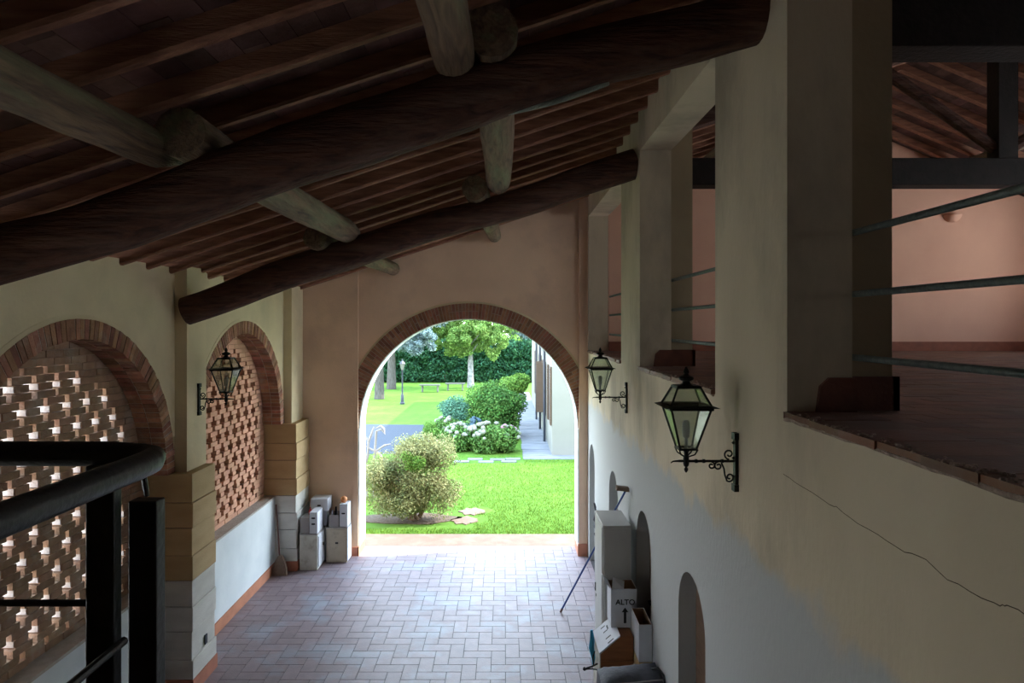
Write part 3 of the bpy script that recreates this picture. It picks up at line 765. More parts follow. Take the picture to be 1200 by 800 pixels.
# half-bowl sconce in the upper room
s = MB(); n = 14
prof = [(.16,0),(.155,-.03),(.13,-.08),(.08,-.12),(.02,-.135)]
vs = []; fs = []
for r, z in prof:
    for k in range(n+1): a = pi*k/n; vs.append((8.06+r*math.cos(a), 12.30-r*math.sin(a), 6.17+z))
for i in range(len(prof)-1):
    for k in range(n): fs.append((i*(n+1)+k, i*(n+1)+k+1, (i+1)*(n+1)+k+1, (i+1)*(n+1)+k))
s.add(vs, fs)
o = s.build('wall_sconce', M['plaster_room'], smooth=True); sm = o.modifiers.new('th','SOLIDIFY'); sm.thickness = .01
tag(o, 'small half-bowl plaster sconce on the pink wall of the upper room', 'sconce')

# ------------------------------------------------------------ near landing railing
struct(MB().box(-3.79,1.51,-1.6,1.62,2.80,2.95), 'landing_floor', M['cotto_dark'])
YR = 1.42; g = empty('landing_railing', (-.66,YR,2.95), 'dark painted landing railing with round handrail at the lower left foreground', 'railing')
K = YR/800
cxr = (190-591)*K; zr = H-(536-380)*K
hr = MB(); r = .0255
hr.tube([(-2.6,YR,zr+.012),(cxr-.10,YR,zr+.008),(cxr-.04,YR-.002,zr+.004),(cxr-.012,YR-.014,zr+.002),(cxr-.003,YR-.04,zr),(cxr,YR-.10,zr),(cxr,-.6,zr)], r, 18)
hr.build('handrail', M['railing'], g, smooth=True)
def px(p): return (p-591)*K
MB().box(px(110),px(143),YR-.03,YR+.0,2.95,zr-.012).build('post', M['railing'], g, bevel=.003)
MB().box(px(146),px(180),YR+.012,YR+.05,2.95,H-(583-380)*K*1.03).build('post', M['railing'], g, bevel=.003)
MB().tube([(px(163),YR+.03,H-(585-380)*K),(px(163),YR+.01,zr-.01)], .006, 8).build('bracket', M['railing'], g)
MB().tube([(-2.6,YR-.01,H-(704-380)*K),(px(112),YR-.01,H-(704-380)*K)], .0075, 8).build('lower_rail', M['railing'], g, smooth=True)
MB().tube([(px(158),YR-.04,H-(740-380)*K),(px(160),-.5,H-(740-380)*K)], .0085, 8).build('lower_rail', M['railing'], g, smooth=True)

# ------------------------------------------------------------ things along the right wall
g = empty('metal_cabinet', (1.29,8.13,0), 'tall narrow pale grey metal cabinet against the right wall', 'cabinet')
MB().box(1.126,1.447,7.80,8.46,.02,1.90).build('body', M['white_metal'], g, bevel=.006)
MB().box(1.14,1.44,7.77,7.80,.05,1.87).build('side_panel', M['white_metal'], g, bevel=.004)
MB().box(1.118,1.127,7.84,8.42,.06,1.86).build('door', M['white_metal'], g, bevel=.003)
MB().box(1.108,1.119,8.34,8.36,.95,1.05).build('handle', M['iron'], g)
for (y,z) in ((7.86,.30),(8.3,.9)): MB().box(1.112,1.12,y-.01,y+.01,z,z+.03).build('latch', M['black'], g)

# floor squeegee brush leaning behind the cabinet
a = Vector((.823,9.97,.01)); b = Vector((1.478,8.28,2.20))
g = empty('long_brush', (.823,9.97,0), 'long blue-handled brush leaning upside down behind the grey cabinet', 'brush')
MB().tube([a,a.lerp(b,.5),b], .013, 8).build('handle', M['blue'], g, smooth=True)
MB().tube([a-Vector((0,0,.005)),a.lerp(b,.03)], .016, 8).build('tip', M['broomwood'], g)
MB().hexa([(1.36,8.26,2.19),(1.50,8.18,2.19),(1.50,8.30,2.19),(1.36,8.38,2.19),(1.37,8.27,2.235),(1.50,8.19,2.235),(1.50,8.29,2.235),(1.37,8.36,2.235)]).build('brush_head', M['bristle'], g)

# slant-topped chest
g = empty('slant_top_chest', (1.2,7.45,0), 'low brown wooden chest with a sloping white panelled lid in front of the grey cabinet', 'chest')
prof = [(1.018,0),(1.365,0),(1.365,.90),(1.226,.90),(1.018,.72)]
MB().prism(prof, 7.21,7.70, lambda a,b,t:(a,t,b)).build('body', M['chestwood'], g, bevel=.004)
MB().box(1.02,1.365,7.195,7.212,.63,.65).build('moulding', M['chestwood'], g)
MB().prism([(1.005,.715),(1.222,.905),(1.222,.92),(1.0,.732)], 7.20,7.71, lambda a,b,t:(a,t,b)).build('lid', M['carton'], g)
MB().box(1.006,1.018,7.21,7.70,.02,.715).build('front_panel', M['oldwhite'], g)
def slot(t0,t1,y0,y1):
    n_ = Vector((-.66,0,.75)).normalized()*.012
    P0 = Vector((1.0,0,.732)); P1_ = Vector((1.222,0,.92)); A = P0.lerp(P1_,t0); B = P0.lerp(P1_,t1)
    m = MB(); e = n_*.25
    m.hexa([(A.x,y0,A.z),(B.x,y0,B.z),(B.x,y1,B.z),(A.x,y1,A.z),(A.x+e.x,y0,A.z+e.z),(B.x+e.x,y0,B.z+e.z),(B.x+e.x,y1,B.z+e.z),(A.x+e.x,y1,A.z+e.z)])
    return m
for (t0,t1,y0,y1) in ((.45,.72,7.24,7.255),(.42,.66,7.345,7.36),(.40,.60,7.50,7.515),(.60,.66,7.515,7.60),(.35,.55,7.62,7.635),(.80,.95,7.53,7.56)):
    slot(t0,t1,y0,y1).build('slot', M['black'], g)
# blue cloth and clamp on the chest's front
c = MB(); rr = random.Random(6)
c.tube([(1.0-.03,7.60,.80),(.975,7.58,.70),(.965,7.56,.62),(.985,7.54,.52),(.98,7.52,.44)], [.014,.024,.032,.022,.008], 8, wob=.3, seed=2)
o = c.build('blue_cloth', M['cyan'], smooth=True); tag(o, 'crumpled blue cloth hanging at the left edge of the slant-topped chest', 'cloth')
c = MB(); c.tube([(1.006,7.35,.55),(.94,7.33,.53),(.86,7.32,.51)], .009, 8); c.tube([(1.0,7.32,.50),(.94,7.33,.505),(.86,7.32,.505)], .008, 8); c.tube([(.98,7.40,.66),(.955,7.37,.60),(.96,7.34,.54)], .007, 6); c.lathe([(.004,-.02),(.018,-.01),(.018,.012),(.005,.02)], (.86,7.32,.508), 8)
o = c.build('iron_hook', M['iron']); tag(o, 'dark iron hook sticking out from the left side of the slant-topped chest', 'hook')

# open cartons
def carton(name, x0,x1,y0,y1,z0,z1,label,flaps=True, t=.006, inner=None):
    g = empty(name, ((x0+x1)/2,(y0+y1)/2,z0), label, 'box')
    b = MB(); b.box(x0,x1,y0,y1,z0,z0+t); b.box(x0,x1,y0,y0+t,z0+t,z1); b.box(x0,x1,y1-t,y1,z0+t,z1); b.box(x0,x0+t,y0+t,y1-t,z0+t,z1); b.box(x1-t,x1,y0+t,y1-t,z0+t,z1)
    b.build('shell', M['carton'], g)
    i = MB(); q = t+.001
    i.box(x0+q,x1-q,y0+q,y0+q+.002,z0+q,z1-.002); i.box(x0+q,x1-q,y1-q-.002,y1-q,z0+q,z1-.002); i.box(x0+q,x0+q+.002,y0+q,y1-q,z0+q,z1-.002); i.box(x1-q-.002,x1-q,y0+q,y1-q,z0+q,z1-.002); i.box(x0+q,x1-q,y0+q,y1-q,z0+q,z0+q+.002)
    i.build('inside', M['carton_in'], g)
    return g
g = carton('white_carton', 1.16,1.44,7.42,7.70,.905,1.325,'open white carton with a black arrow, set on the chest before the grey cabinet')
MB().hexa([(1.16,7.42,1.325),(1.166,7.42,1.325),(1.166,7.70,1.325),(1.16,7.70,1.325),(1.09,7.45,1.40),(1.094,7.45,1.405),(1.094,7.68,1.405),(1.09,7.68,1.40)]).build('flap', M['carton'], g)
MB().hexa([(1.17,7.42,1.325),(1.30,7.42,1.325),(1.30,7.427,1.325),(1.17,7.427,1.325),(1.20,7.56,1.40),(1.33,7.56,1.36),(1.33,7.566,1.36),(1.20,7.566,1.40)]).build('flap', M['carton'], g)
def word(txt, loc, size, name, parent, m, ext=.0008):
    cu = bpy.data.curves.new('t','FONT'); cu.body = txt; cu.size = size; cu.extrude = ext; cu.align_x = 'CENTER'; cu.offset = size*.015
    to = bpy.data.objects.new('t', cu); COL.objects.link(to); bpy.context.view_layer.update()
    me = bpy.data.meshes.new_from_object(to.evaluated_get(bpy.context.evaluated_depsgraph_get()))
    bpy.data.objects.remove(to)
    me.transform(Matrix.Rotation(pi/2,4,'X')); me.transform(Matrix.Translation(Vector(loc)-ORG[parent])); me.materials.clear(); me.materials.append(m)
    o = bpy.data.objects.new(name, me); COL.objects.link(o); o.parent = parent; return o
word('ALTO', (1.315,7.419,1.155), .082, 'printed_word', g, M['black'])
MB().prism([(1.312-.014,.955),(1.312+.014,.955),(1.312+.014,1.075),(1.312+.036,1.075),(1.312,1.125),(1.312-.036,1.075),(1.312-.014,1.075)], 7.4175,7.4195, lambda a,b,t:(a,t,b)).build('printed_arrow', M['black'], g)
g = empty('wooden_crate', (1.445,7.3,0), 'yellowish wooden crate beside the slant-topped chest, under a carton', 'crate')
cr_ = MB()
for z in (.02,.17,.32,.47,.62): cr_.box(1.372,1.384,6.96,7.41,z,z+.125); cr_.box(1.384,1.515,6.96,6.972,z,z+.125); cr_.box(1.384,1.515,7.398,7.41,z,z+.125)
cr_.box(1.384,1.515,6.972,7.398,.735,.748); cr_.build('slats', M['cratewood'], g)
cr_ = MB()
for (x,y) in ((1.384,6.972),(1.484,6.972),(1.384,7.368),(1.484,7.368)): cr_.box(x,x+.03,y,y+.03,0,.735)
cr_.build('corner_posts', M['cratewood'], g)
carton('white_carton', 1.376,1.512,6.98,7.40,.749,1.13,'open white carton with brown inside, on the wooden crate against the wall')
# dark bag in the bottom edge of the view
g = empty('travel_bag', (1.2,6.55,0), 'dark grey cloth bag with a flat top standing nearest by the right wall', 'bag')
b = MB(); xs = [.93,.96,1.05,1.2,1.35,1.45,1.49]
vs = []; fs = []; rr = random.Random(12)
ny = 7; nx = 12
for j in range(ny):
    for i in range(nx):
        x = .92+.57*i/(nx-1); y = 6.36+.40*j/(ny-1)
        e = min(i,nx-1-i,j,ny-1-j); z = .80+[0,.035,.05,.055][min(e,3)]+.05*(i/(nx-1))+rr.uniform(-.008,.008)
        vs.append((x,y,z))
for j in range(ny-1):
    for i in range(nx-1): q = j*nx+i; fs.append((q,q+1,q+nx+1,q+nx))
rim = [i for i in range(nx)]+[j*nx+nx-1 for j in range(1,ny)]+[(ny-1)*nx+i for i in range(nx-2,-1,-1)]+[j*nx for j in range(ny-2,0,-1)]
k0 = len(vs); cx0, cy0 = 1.205,6.56
for z, s_ in ((.6,1.03),(.3,1.04),(.02,.98)):
    for q in rim: p = vs[q]; vs.append((min(cx0+(p[0]-cx0)*s_,1.505), cy0+(p[1]-cy0)*s_+rr.uniform(-.006,.006), z))
n = len(rim); prevr = rim
for lv in range(3):
    cur = [k0+lv*n+i for i in range(n)]
    for i in range(n): fs.append((prevr[(i+1)%n],prevr[i],cur[i],cur[(i+1)%n]))
    prevr = cur
fs.append(tuple(prevr)); b.add(vs, fs); b.build('body', M['bag'], g, smooth=True)
MB().tube([(1.42,6.58,.88),(1.46,6.50,.93),(1.50,6.42,.90),(1.505,6.38,.80)], .010, 8).build('handle', M['black'], g, smooth=True)
MB().tube([(.93,6.37,.825),(1.0,6.36,.85),(1.2,6.355,.865),(1.4,6.36,.885),(1.48,6.37,.885)], .006, 6).build('piping', M['greybox'], g)

# thing hanging in the far right niche: coiled cable on a hook, low white panel
o = MB().tube([(1.50,11.2+.0,1.20),(1.47,11.15,1.28),(1.49,11.1,1.15),(1.46,11.1,1.02),(1.49,11.2,.96),(1.46,11.05,.92),(1.50,10.95,.90),(1.47,11.1,.80),(1.50,11.15,.72)], .014, 6).build('hanging_cable', M['bag'], smooth=True)
tag(o, 'dark looped cable hanging on the right wall near the far corner', 'cable')

# ------------------------------------------------------------ far left corner
g = empty('broom', (-3.72,11.5,0), 'old straw broom with a thin brown handle leaning in the far left corner', 'broom')
Dn = 11.56
def C(pxx, pyy, D): return ((pxx-591)*D/800, D, H-(pyy-380)*D/800)
MB().tube([C(323.5,591,11.60),C(325.5,620,11.58),C(328,655,11.5)], .014, 8).build('handle', M['broomwood'], g, smooth=True)
hd = MB(); q = []
for zz, hw, hd_ in ((.0,.125,.035),(.10,.115,.035),(.24,.075,.03),(.32,.03,.02)):
    cx_ = -3.765+.0*zz; cy_ = 11.44+.10*zz*1.0
    q += [(cx_-hw,cy_-hd_,zz),(cx_+hw,cy_-hd_,zz),(cx_+hw,cy_+hd_,zz),(cx_-hw,cy_+hd_,zz)]
fs = [(3,2,1,0)]+[(i*4+k,i*4+(k+1)%4,(i+1)*4+(k+1)%4,(i+1)*4+k) for i in range(3) for k in range(4)]+[(12,13,14,15)]
hd.add(q, fs); hd.build('straw_head', M['bristle'], g)

def cupboard(x0,x1,y0,y1,zt,label,m,doorside):
    g = empty('small_cupboard', ((x0+x1)/2,(y0+y1)/2,0), label, 'cupboard')
    MB().box(x0+.01,x1-.01,y0+.01,y1,.0,zt-.02).build('body', m, g)
    MB().box(x0,x1,y0,y1,zt-.02,zt).build('top', M['greybox'], g)
    if doorside == 'right':
        d = MB().box(x1-.012,x1+.004,y0+.03,y1-.02,.03,zt-.04).build('door', M['carton'], g, bevel=.003)
        ORG[d] = ORG[g]
        MB().box(x1+.004,x1+.018,y0+.42*(y1-y0)*1.6,y0+.42*(y1-y0)*1.6+.02,.33,.38).build('knob', M['black'], d)
        MB().box(x1+.002,x1+.008,y0+.04,y0+.055,.05,zt-.06).build('hinge_strip', M['black'], g)
    else:
        d = MB().box(x0+.03,x1-.05,y0-.004,y0+.012,.03,zt-.04).build('door', m, g, bevel=.003)
        ORG[d] = ORG[g]
        MB().box((x0+x1)/2-.02,(x0+x1)/2+.03,y0-.012,y0-.003,.33,.36).build('knob', M['iron'], d)
        MB().box(x1-.012,x1+.003,y0+.01,y1-.01,.02,zt-.03).build('side_panel', M['carton'], g)
    return g
cupboard(-3.50,-3.185,11.30,11.61-.0,.62,'x',M['oldwhite'],'right') if False else None
cupboard(-3.51,-3.19,11.66,12.14,.62,'worn whitish small cupboard, left of the pair in the far left corner',M['oldwhite'],'right')
cupboard(-3.155,-2.77,12.05,12.37,.62,'small beige-doored cupboard beside the left jamb of the big arch',M['beigepaint'],'front')
def holebox(x0,x1,y0,y1,z0,z1,label,holes,m='carton',name='wine_carton'):
    g = empty(name, ((x0+x1)/2,(y0+y1)/2,z0), label, 'box')
    MB().box(x0,x1,y0,y1,z0,z1).build('shell', M[m], g, bevel=.004)
    for (u,z) in holes: MB().prism([(u-.035,z),(u-.025,z+.018),(u+.025,z+.018),(u+.035,z),(u+.02,z-.008),(u-.02,z-.008)], y0-.004,y0+.001, lambda a,b,t:(a,t,b)).build('hand_hole', M['black'], g)
    return g
holebox(-3.335,-3.20,11.68,12.02,.621,.985,'upright white carton with two hand holes on the left small cupboard',[(-3.268,.88),(-3.268,.78)])
holebox(-3.42,-3.12,12.05,12.36,.905,1.12,'white carton lying on top of the stack in the far left corner',[(-3.27,1.0)])
holebox(-3.33,-3.17,12.15,12.37,.0,.99,'plain carton standing behind the left small cupboard',[],'greybox','tall_carton') if False else None
g = empty('drawer_box', (-3.42,11.82,.62), 'low grey box with a lid line on the left edge of the left small cupboard', 'box')
MB().box(-3.50,-3.345,11.70,12.0,.621,.86).build('body', M['greybox'], g, bevel=.004); MB().box(-3.503,-3.342,11.697,12.003,.86,.885).build('lid', M['greybox'], g)
g = MB(); g.lathe([(.03,0),(.034,.05),(.02,.09),(.012,.1),(.012,.13)], (-3.38,11.9,.886), 10); o = g.build('red_bottle', M['red'], smooth=True); tag(o, 'small red container standing on the low grey box', 'container')
# boxes on right cupboard
g = carton('grey_tray', -3.10,-2.93,12.07,12.35,.621,.83,'low open greyish carton on the beige-doored cupboard')
for ch in g.children:
    if ch.name.startswith('shell'): ch.data.materials[0] = M['greybox']
holebox(-3.34,-3.165,12.17,12.36,.0,.90,'white carton standing on the floor behind the left small cupboard',[],'carton','tall_carton')
g = holebox(-2.915,-2.775,12.08,12.34,.621,1.02,'tall white carton on the right end of the beige-doored cupboard',[(-2.85,.85)],'carton')
o = MB().lathe([(.02,0),(.05,.02),(.062,.055),(.05,.09),(.02,.11)], (-2.865,12.2,1.021), 14).build('orange_ball', M['orange'], smooth=True); tag(o, 'round orange object on top of the tall white carton', 'ball')
for i,(x,y_,h_,mt,lab) in enumerate(((-3.055,12.13,.27,'carton','white bottle poking out of the low greyish carton, left'),(-3.02,12.25,.30,'slate','dark bottle poking out of the low greyish carton, middle'),(-2.97,12.15,.25,'greybox','grey bottle poking out of the low greyish carton, right'))):
    o = MB().lathe([(.03,0),(.032,h_*.6),(.014,h_*.75),(.014,h_)], (x,y_,.632), 10).build('bottle', M[mt], smooth=True); tag(o, lab, 'bottle', 'bottles in the low carton')

# ------------------------------------------------------------ GARDEN
def leaves(lumps, n, size, seed, asp=.5, shell=.35, up=0.0):
    r = np.random.RandomState(seed); L = np.array(lumps, float)
    wgt = (L[:,3]*L[:,4]+L[:,4]*L[:,5]+L[:,3]*L[:,5]); wgt /= wgt.sum()
    idx = r.choice(len(L), n, p=wgt); d = r.normal(size=(n,3)); d /= np.linalg.norm(d,axis=1)[:,None]
    rad = 1-shell*np.abs(r.normal(size=n))*.8; rad = np.clip(rad,.1,1.08)+r.uniform(-.04,.06,n)
    c = L[idx,:3]+d*L[idx,3:6]*rad[:,None]
    nrm = d*.6+r.normal(size=(n,3))*.6+np.array([0,0,.3+up]); nrm /= np.linalg.norm(nrm,axis=1)[:,None]
    t = np.cross(nrm, r.normal(size=(n,3))); t /= np.linalg.norm(t,axis=1)[:,None]; b = np.cross(nrm,t)
    s = size*r.uniform(.6,1.3,n)[:,None]
    v = np.stack([c-t*s, c+b*s*asp+nrm*s*.1, c+t*s, c-b*s*asp+nrm*s*.1],1).reshape(-1,3)
    v[:,2] = np.maximum(v[:,2], .01)
    return v, n
def leaf_obj(name, m, parent, lumps, n, size, seed, **k):
    v, n = leaves(lumps, n, size, seed, **k)
    org = np.array(ORG.get(parent, Vector((0,0,0)))); me = bpy.data.meshes.new(name)
    me.vertices.add(4*n); me.vertices.foreach_set('co', (v-org).ravel())
    me.loops.add(4*n); me.loops.foreach_set('vertex_index', np.arange(4*n)); me.polygons.add(n)
    me.polygons.foreach_set('loop_start', np.arange(0,4*n,4)); me.update(); me.validate(); me.materials.append(m)
    o = bpy.data.objects.new(name, me); COL.objects.link(o); o.parent = parent; ORG[o] = Vector(org); return o
def lumpy(c, r, n, lr, seed):
    rr = random.Random(seed); out = []
    for i in range(n):
        while True:
            p = [rr.uniform(-1,1) for _ in range(3)]
            if sum(q*q for q in p) < 1: break
        out.append((c[0]+p[0]*r[0], c[1]+p[1]*r[1], max(c[2]+p[2]*r[2], lr*.5), lr*rr.uniform(.7,1.2), lr*rr.uniform(.7,1.2), lr*rr.uniform(.6,1.05)))
    return out
# variegated shrub by the arch
g = empty('variegated_shrub', (-2.0,14.8,0), 'large cream-and-green variegated shrub just outside the arch', 'shrub')
lu = lumpy((-2.05,14.8,.80),(.85,.50,.48),34,.34,1)+lumpy((-2.0,14.6,.40),(.85,.35,.18),16,.28,8)+lumpy((-1.72,14.9,1.42),(.72,.35,.28),28,.30,2)+lumpy((-2.75,14.7,.85),(.30,.4,.35),8,.28,3)+lumpy((-1.3,14.75,.75),(.2,.4,.4),6,.27,4)
leaf_obj('foliage', M['lf_var'], g, lu, 42000, .026, 1)
leaf_obj('green_shoots', M['lf_lime'], g, lumpy((-1.85,14.5,1.35),(.25,.2,.2),5,.16,9), 1500, .026, 2)
sm_ = MB(); rr = random.Random(1)
for k in range(9):
    a = rr.uniform(0,2*pi); bx = -1.95+.12*math.cos(a); by = 14.75+.1*math.sin(a); tx = bx+rr.uniform(-.7,.7); 
    sm_.tube([(bx,by,0),((bx*2+tx)/3,by,.35),(tx,by+rr.uniform(-.2,.2),1.0)], [.035,.025,.01], 6)
sm_.build('stems', M['stem'], g, smooth=True)
# pale curling stems to its left
g = MB()
def CP(a,b,D=16.5): return C(a,b,D)
for path in ([(428,545),(431,530),(432,516),(425,508)],[(431,520),(436,506),(438,500)],[(432,532),(430,540),(425,535)],[(437,545),(441,528),(450,522),(458,520)],[(441,528),(446,533),(450,540)],[(438,545),(441,505),(447,503),(451,508),(450,502),(446,499),(440,502)],[(441,528),(436,527),(428,522)]):
    g.tube([CP(*p) for p in path], [.028]*(len(path)-1)+[.012], 6)
g.tube([(CP(430,545)[0],16.5,0),CP(430,545)], .03, 6); g.tube([(CP(438,545)[0],16.5,0),CP(438,545)], .03, 6)
o = g.build('bare_curling_stems', M['palestem'], smooth=True); tag(o, 'pale bare curling stems rising behind the variegated shrub at the left jamb', 'plant')
# dark round bush and neighbours
g = empty('round_bush', (-.2,25.5,0), 'big rounded dark green bush beside the paved walk', 'bush')
lu = lumpy((-.45,25.6,1.05),(.85,.8,.72),30,.5,11)+[(.15,25.4,.8,.5,.6,.75),(-.4,25.5,.9,1.1,.9,.98)]
leaf_obj('foliage', M['lf_dark'], g, lu, 30000, .045, 12)
MB().tube([(-.2,25.6,0),(-.2,25.6,.8)], .12, 8).build('stem', M['stem'], g)
g = empty('leafy_shrub', (.45,28.5,0), 'lighter green leafy shrub rising behind the big round bush', 'shrub')
leaf_obj('foliage', M['lf_lime'], g, lumpy((.42,28.4,1.5),(.45,.5,.75),12,.38,13), 7000, .05, 13)
MB().tube([(.45,28.5,0),(.45,28.5,1.2)], .06, 8).build('stem', M['stem'], g)
g = empty('blue_green_shrub', (-1.75,25.8,0), 'low blue-green shrub left of the big round bush', 'shrub')
leaf_obj('foliage', M['lf_blue'], g, lumpy((-1.65,26.0,.85),(.55,.5,.55),12,.42,14), 13000, .04, 14)
MB().tube([(-1.7,26,0),(-1.7,26,.7)], .07, 8).build('stem', M['stem'], g)
g = empty('small_lime_shrub', (-2.5,24.2,0), 'small bright green shrub at the corner of the gravel path', 'shrub')
leaf_obj('foliage', M['lf_lime'], g, lumpy((-2.55,24.3,.35),(.35,.3,.18),6,.26,15), 3500, .035, 15)
MB().tube([(-2.5,24.3,0),(-2.5,24.3,.3)], .04, 8).build('stem', M['stem'], g)
# hydrangeas
def floret():
    m = MB(); rr = random.Random(31); n = 34
    for i in range(n):
        ph = math.acos(1-2*(i+.5)/n*.75); th = i*2.4; r = .055
        c_ = Vector((r*math.sin(ph)*math.cos(th), r*math.sin(ph)*math.sin(th), r*math.cos(ph)))
        nn = c_.normalized(); t = nn.orthogonal().normalized(); b = nn.cross(t); s = .016
        k = len(m.v); m.add([c_-t*s-b*s, c_+t*s-b*s, c_+t*s+b*s, c_-t*s+b*s, c_+nn*s*.5], [(0,1,4),(1,2,4),(2,3,4),(3,0,4)])
    return m
fm = {}
for nm in ('fl_white','fl_pink','fl_blue'):
    o = floret().build('flower_head', M[nm], origin=(0,0,0)); fm[nm] = o.data; bpy.data.objects.remove(o)
def hydrangea(cx, cy, rx, ry, rz, nfl, seed, label, cols, nl):
    g = empty('hydrangea', (cx,cy,0), label, 'hydrangea')
    lu = lumpy((cx,cy,rz*.5),(rx*.75,ry*.7,rz*.3),10,rz*.5,seed)
    leaf_obj('foliage', M['lf_hyd'], g, lu, nl, .05, seed, asp=.6)
    MB().tube([(cx,cy,0),(cx,cy,rz*.6)], .04, 6).build('stem', M['stem'], g)
    rr = random.Random(seed)
    for i in range(nfl):
        while True:
            u, v_ = rr.uniform(-1,1), rr.uniform(-1,.35)
            if u*u+v_*v_ < 1: break
        z = rz*(.12+.95*math.sqrt(max(0,1-u*u*.8-v_*v_*.75)))
        o = bpy.data.objects.new('flower_head', fm[rr.choice(cols) if not (u > .35 and 'fl_pinkr' in cols) else 'fl_pink'] if 'fl_pinkr' not in cols else fm['fl_pink' if (u > .35 and rr.random() < .5) else 'fl_white'])
        COL.objects.link(o); o.parent = g; o.location = (u*rx*1.1, v_*ry*1.2, z*1.04); s = rr.uniform(.8,1.3); o.scale = (s,s,s)
hydrangea(-.42,22.6,.95,.55,.85,62,41,'wide white and pink flowering hydrangea in front of the big round bush',['fl_white','fl_pinkr'],9000)
hydrangea(-1.55,22.9,.45,.45,.80,30,42,'white flowering hydrangea behind the variegated shrub',['fl_white'],4500)
hydrangea(-2.15,24.9,.45,.4,.75,22,43,'small white hydrangea beside the blue-green shrub',['fl_white'],3500)
hydrangea(-1.05,24.0,.32,.3,.82,26,44,'dark blue flowering hydrangea between the white ones and the round bush',['fl_blue'],2000)

# white house
g = empty('white_house', (1.53,22.3,0), 'long white two-storey house with brown shutters right of the walk', 'house')
MB().box(1.53,8.5,21.9,38,0,5.55).build('wall', M['house'], g)
rfm = MB(); rfm.prism([(1.50,5.55),(8.55,5.55),(5.0,6.15)], 21.85,38.05, lambda a,b,t:(a,t,b)); rfm.build('roof', M['roof_tile'], g)
for (y0,z0,z1) in ((22.35,.98,2.80),(25.4,.9,2.8),(28.3,.9,2.9),(32,.9,2.9)):
    fr = MB().box(1.522,1.535,y0+.0,y0+.95,z0,z1).build('window', M['slate'], g); 
    for yy in (y0-.42, y0+.97):
        sh = MB(); sh.box(1.475,1.525,yy,yy+.40,z0-.03,z1+.03)
        for q in range(int((z1-z0)/.09)): sh.box(1.465,1.476,yy+.05,yy+.35,z0+.03+q*.09,z0+.08+q*.09)
        sh.build('shutter', M['shutter_out'], g)
for (y0,z0,z1) in ((26.9,.75,2.75),): # open shutter standing out from the wall
    MB().box(1.25,1.52,y0,y0+.05,z0,z1).build('open_shutter', M['shutter_out'], g)
MB().box(1.18,1.52,24.9,24.95,1.0,2.8).build('open_shutter', M['shutter_out'], g)
for (x,y) in ((1.44,24.5),(1.43,27.4),(1.42,30.2)):
    MB().tube([(x,y,0.0),(x,y,5.5)], .045, 8).build('post', M['slate'], g)
MB().tube([(1.50,22.0,3.35),(1.47,23.0,3.22),(1.45,24.5,3.35),(1.45,26,3.2),(1.45,27.4,3.3)], .012, 6).build('cable', M['slate'], g)

# trees
def tree(name, x, y, h0, tr, lumps, n, size, leafm, barkm, label, seed, lean=0, top=None):
    g = empty(name, (x,y,0), label, 'tree')
    t = MB(); top = top or h0+2.2
    t.tube([(x,y,-.0),(x+lean*.3,y,h0*.4),(x+lean,y,h0),(x+lean*1.2,y,top)], [tr*1.25,tr,tr*.8,tr*.25], 10, wob=.05, seed=seed)
    rr = random.Random(seed)
    for k in range(7):
        a = rr.uniform(0,2*pi); z = h0+rr.uniform(-.3,1.2); t.tube([(x+lean,y,z),(x+lean+.9*math.cos(a),y+.9*math.sin(a),z+.7)], [tr*.3,tr*.1], 6)
    t.build('trunk', M[barkm], g, smooth=True)
    leaf_obj('crown', M[leafm], g, lumps, n, size, seed, shell=.8 if leafm in ('lf_birch','lf_lime','lf_spruce') else .35); return g
tree('blue_spruce', -7.05,38.5, 3.0,.24, lumpy((-5.9,38.3,3.5),(1.9,1.3,1.1),70,.32,21)+lumpy((-4.6,38.8,3.3),(.6,.7,.9),8,.35,22)+lumpy((-7.3,38.2,3.1),(.9,.9,.4),6,.4,23), 26000,.075,'lf_spruce','bark','blue-grey conifer with a thick pale trunk, leftmost beyond the lawn',21, top=5.5)
tree('blue_spruce', -7.35,44.5, 3.0,.26, lumpy((-6.6,44.5,4.6),(2.4,1.5,1.4),24,.7,24), 16000,.09,'lf_spruce','bark','blue-grey conifer farther back, its trunk behind the lamp post',24, top=6)
tree('birch_tree', -2.25,45.5, 2.2,.20, lumpy((-2.3,45.5,3.8),(3.1,1.8,1.6),150,.34,25)+lumpy((-1.0,45.2,2.6),(.5,.6,.8),6,.35,26)+lumpy((-3.4,45.6,2.6),(.3,.4,.6),4,.35,27), 60000,.075,'lf_birch','birch','light green birch with a white trunk in the middle of the garden',25, top=6)
tree('dark_conifer', 2.0,60, 2,.3, lumpy((1.6,60,3.6),(1.2,1.2,2.0),16,.7,28), 9000,.10,'lf_spruce','bark','distant bluish conifer behind the hedge at right',28, top=6)
for i,(x,y,hh,rx,lab) in enumerate(((-13.5,49,3.6,3.4,'left stretch of the tall dark hedge behind the conifers'),(-6.8,50,3.3,3.6,'middle stretch of the tall dark hedge behind the benches'),(-.2,50,3.0,3.3,'right stretch of the tall dark hedge behind the birch'))):
    g = empty('hedge', (x,y,0), lab, 'hedge')
    rr = random.Random(60+i); lu = []
    xx = x-rx
    while xx < x+rx:
        for zz in (.5,1.3,2.1,hh-.55): lu.append((xx+rr.uniform(-.2,.2),y+rr.uniform(-.15,.15),zz+rr.uniform(-.15,.15),.65,.7,.6))
        xx += .6
    MB().box(x-rx,x+rx,y+.3,y+.5,0,hh-.7).build('branches', M['stem'], g)
    leaf_obj('foliage', M['lf_hedge'], g, lu, 36000, .11, 60+i, shell=.2)
tree('tall_tree', -11,55, 2,.4, lumpy((-10,55,5.5),(5,2.5,3),40,1.0,30), 22000,.13,'lf_hedge','bark','tall dark tree filling the far left behind the hedge',30, top=8)
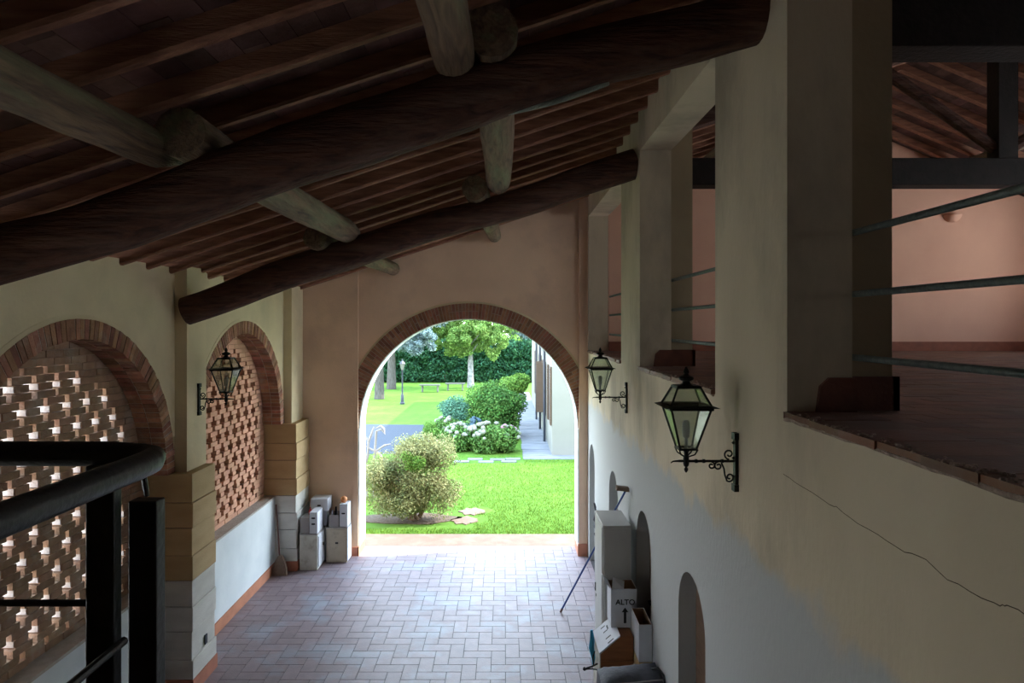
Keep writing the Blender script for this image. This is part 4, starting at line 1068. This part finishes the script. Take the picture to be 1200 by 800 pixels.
tree('tall_tree', -2.5,57, 2,.4, lumpy((-2.5,57,4.6),(5.0,2.5,2.8),60,.95,32), 34000,.12,'lf_lime','bark','tall light green tree behind the birch and hedge',32, top=7)
g = empty('distant_house', (2.0,70,0), 'small pinkish house with a gabled roof far beyond the hedge', 'house')
MB().box(.6,2.9,70,74,0,2.6).build('wall', M['plaster_room'], g); MB().prism([(.4,2.6),(3.1,2.6),(1.75,3.3)], 69.8,74.2, lambda a,b,t:(a,t,b)).build('roof', M['roof_tile'], g)
# benches
for i,(px0,px1,D,lab) in enumerate(((492,516,42.5,'weathered garden bench in front of the hedge, left of the two'),(522,545,43.5,'weathered garden bench in front of the hedge, right of the two, beside the birch'))):
    x0 = (px0-591)*D/800; x1 = (px1-591)*D/800
    g = empty('garden_bench', ((x0+x1)/2,D,0), lab, 'bench')
    s = MB()
    for q in range(3): s.box(x0,x1,D-.22+q*.15,D-.09+q*.15,.40,.47)
    s.build('seat', M['benchwood'], g)
    for xx in (x0+.12,x1-.2): MB().box(xx,xx+.08,D-.18,D+.18,0,.40).build('leg', M['benchwood'], g)
# garden lamp post
x = (471.5-591)*36/800
g = empty('garden_lamp_post', (x,36,0), 'slim garden lamp post with a lantern head on the lawn', 'lamp post')
MB().lathe([(.13,0),(.13,.08),(.09,.12),(.09,.45),(.06,.5),(.045,.6),(.035,1.75),(.05,1.8)], (x,36,0), 12).build('post', M['slate'], g, smooth=True)
MB().lathe([(.06,1.8),(.13,2.1),(.15,2.12)], (x,36,0), 4).build('lantern_glass', M['benchwood'], g)
MB().lathe([(.17,2.12),(.07,2.26),(.02,2.3),(.03,2.34),(.005,2.4)], (x,36,0), 4).build('lantern_cap', M['slate'], g)

# grass blades on the near lawn
r = np.random.RandomState(3); n = 70000
y = 13.72+(r.uniform(0,1,n)**1.25)*8.0; x = r.uniform(-6,4.5,n)
keep = ~((np.abs(y-14.75) < .7)&(np.abs(x+2.0) < 1.35)) & ~((np.hypot(x+.62,y-14.72) < .28)|(np.hypot(x+.5,y-15.45) < .25)) & ~((y > 21.2)&(x > .5)) & ~((y > 20.6)&(y < 21.6)&(x > -1.6)&(x < .6))
x = x[keep]; y = y[keep]; n = len(x)
a = r.uniform(0,2*pi,n); hgt = r.uniform(.018,.05,n); wd = r.uniform(.004,.008,n)
v = np.zeros((n,3,3)); v[:,0] = np.stack([x-np.cos(a)*wd,y-np.sin(a)*wd,np.full(n,-.012)],1); v[:,1] = np.stack([x+np.cos(a)*wd,y+np.sin(a)*wd,np.full(n,-.012)],1)
v[:,2] = np.stack([x+r.uniform(-.02,.02,n),y+r.uniform(-.02,.02,n),hgt],1)
me = bpy.data.meshes.new('grass'); me.vertices.add(3*n); me.vertices.foreach_set('co', v.ravel()); me.loops.add(3*n); me.loops.foreach_set('vertex_index', np.arange(3*n)); me.polygons.add(n)
me.polygons.foreach_set('loop_start', np.arange(0,3*n,3)); me.update(); me.validate(); me.materials.append(M['blade'])
o = bpy.data.objects.new('grass', me); COL.objects.link(o); tag(o, 'short bright green grass blades of the near lawn outside the arch', 'grass', kind='stuff')
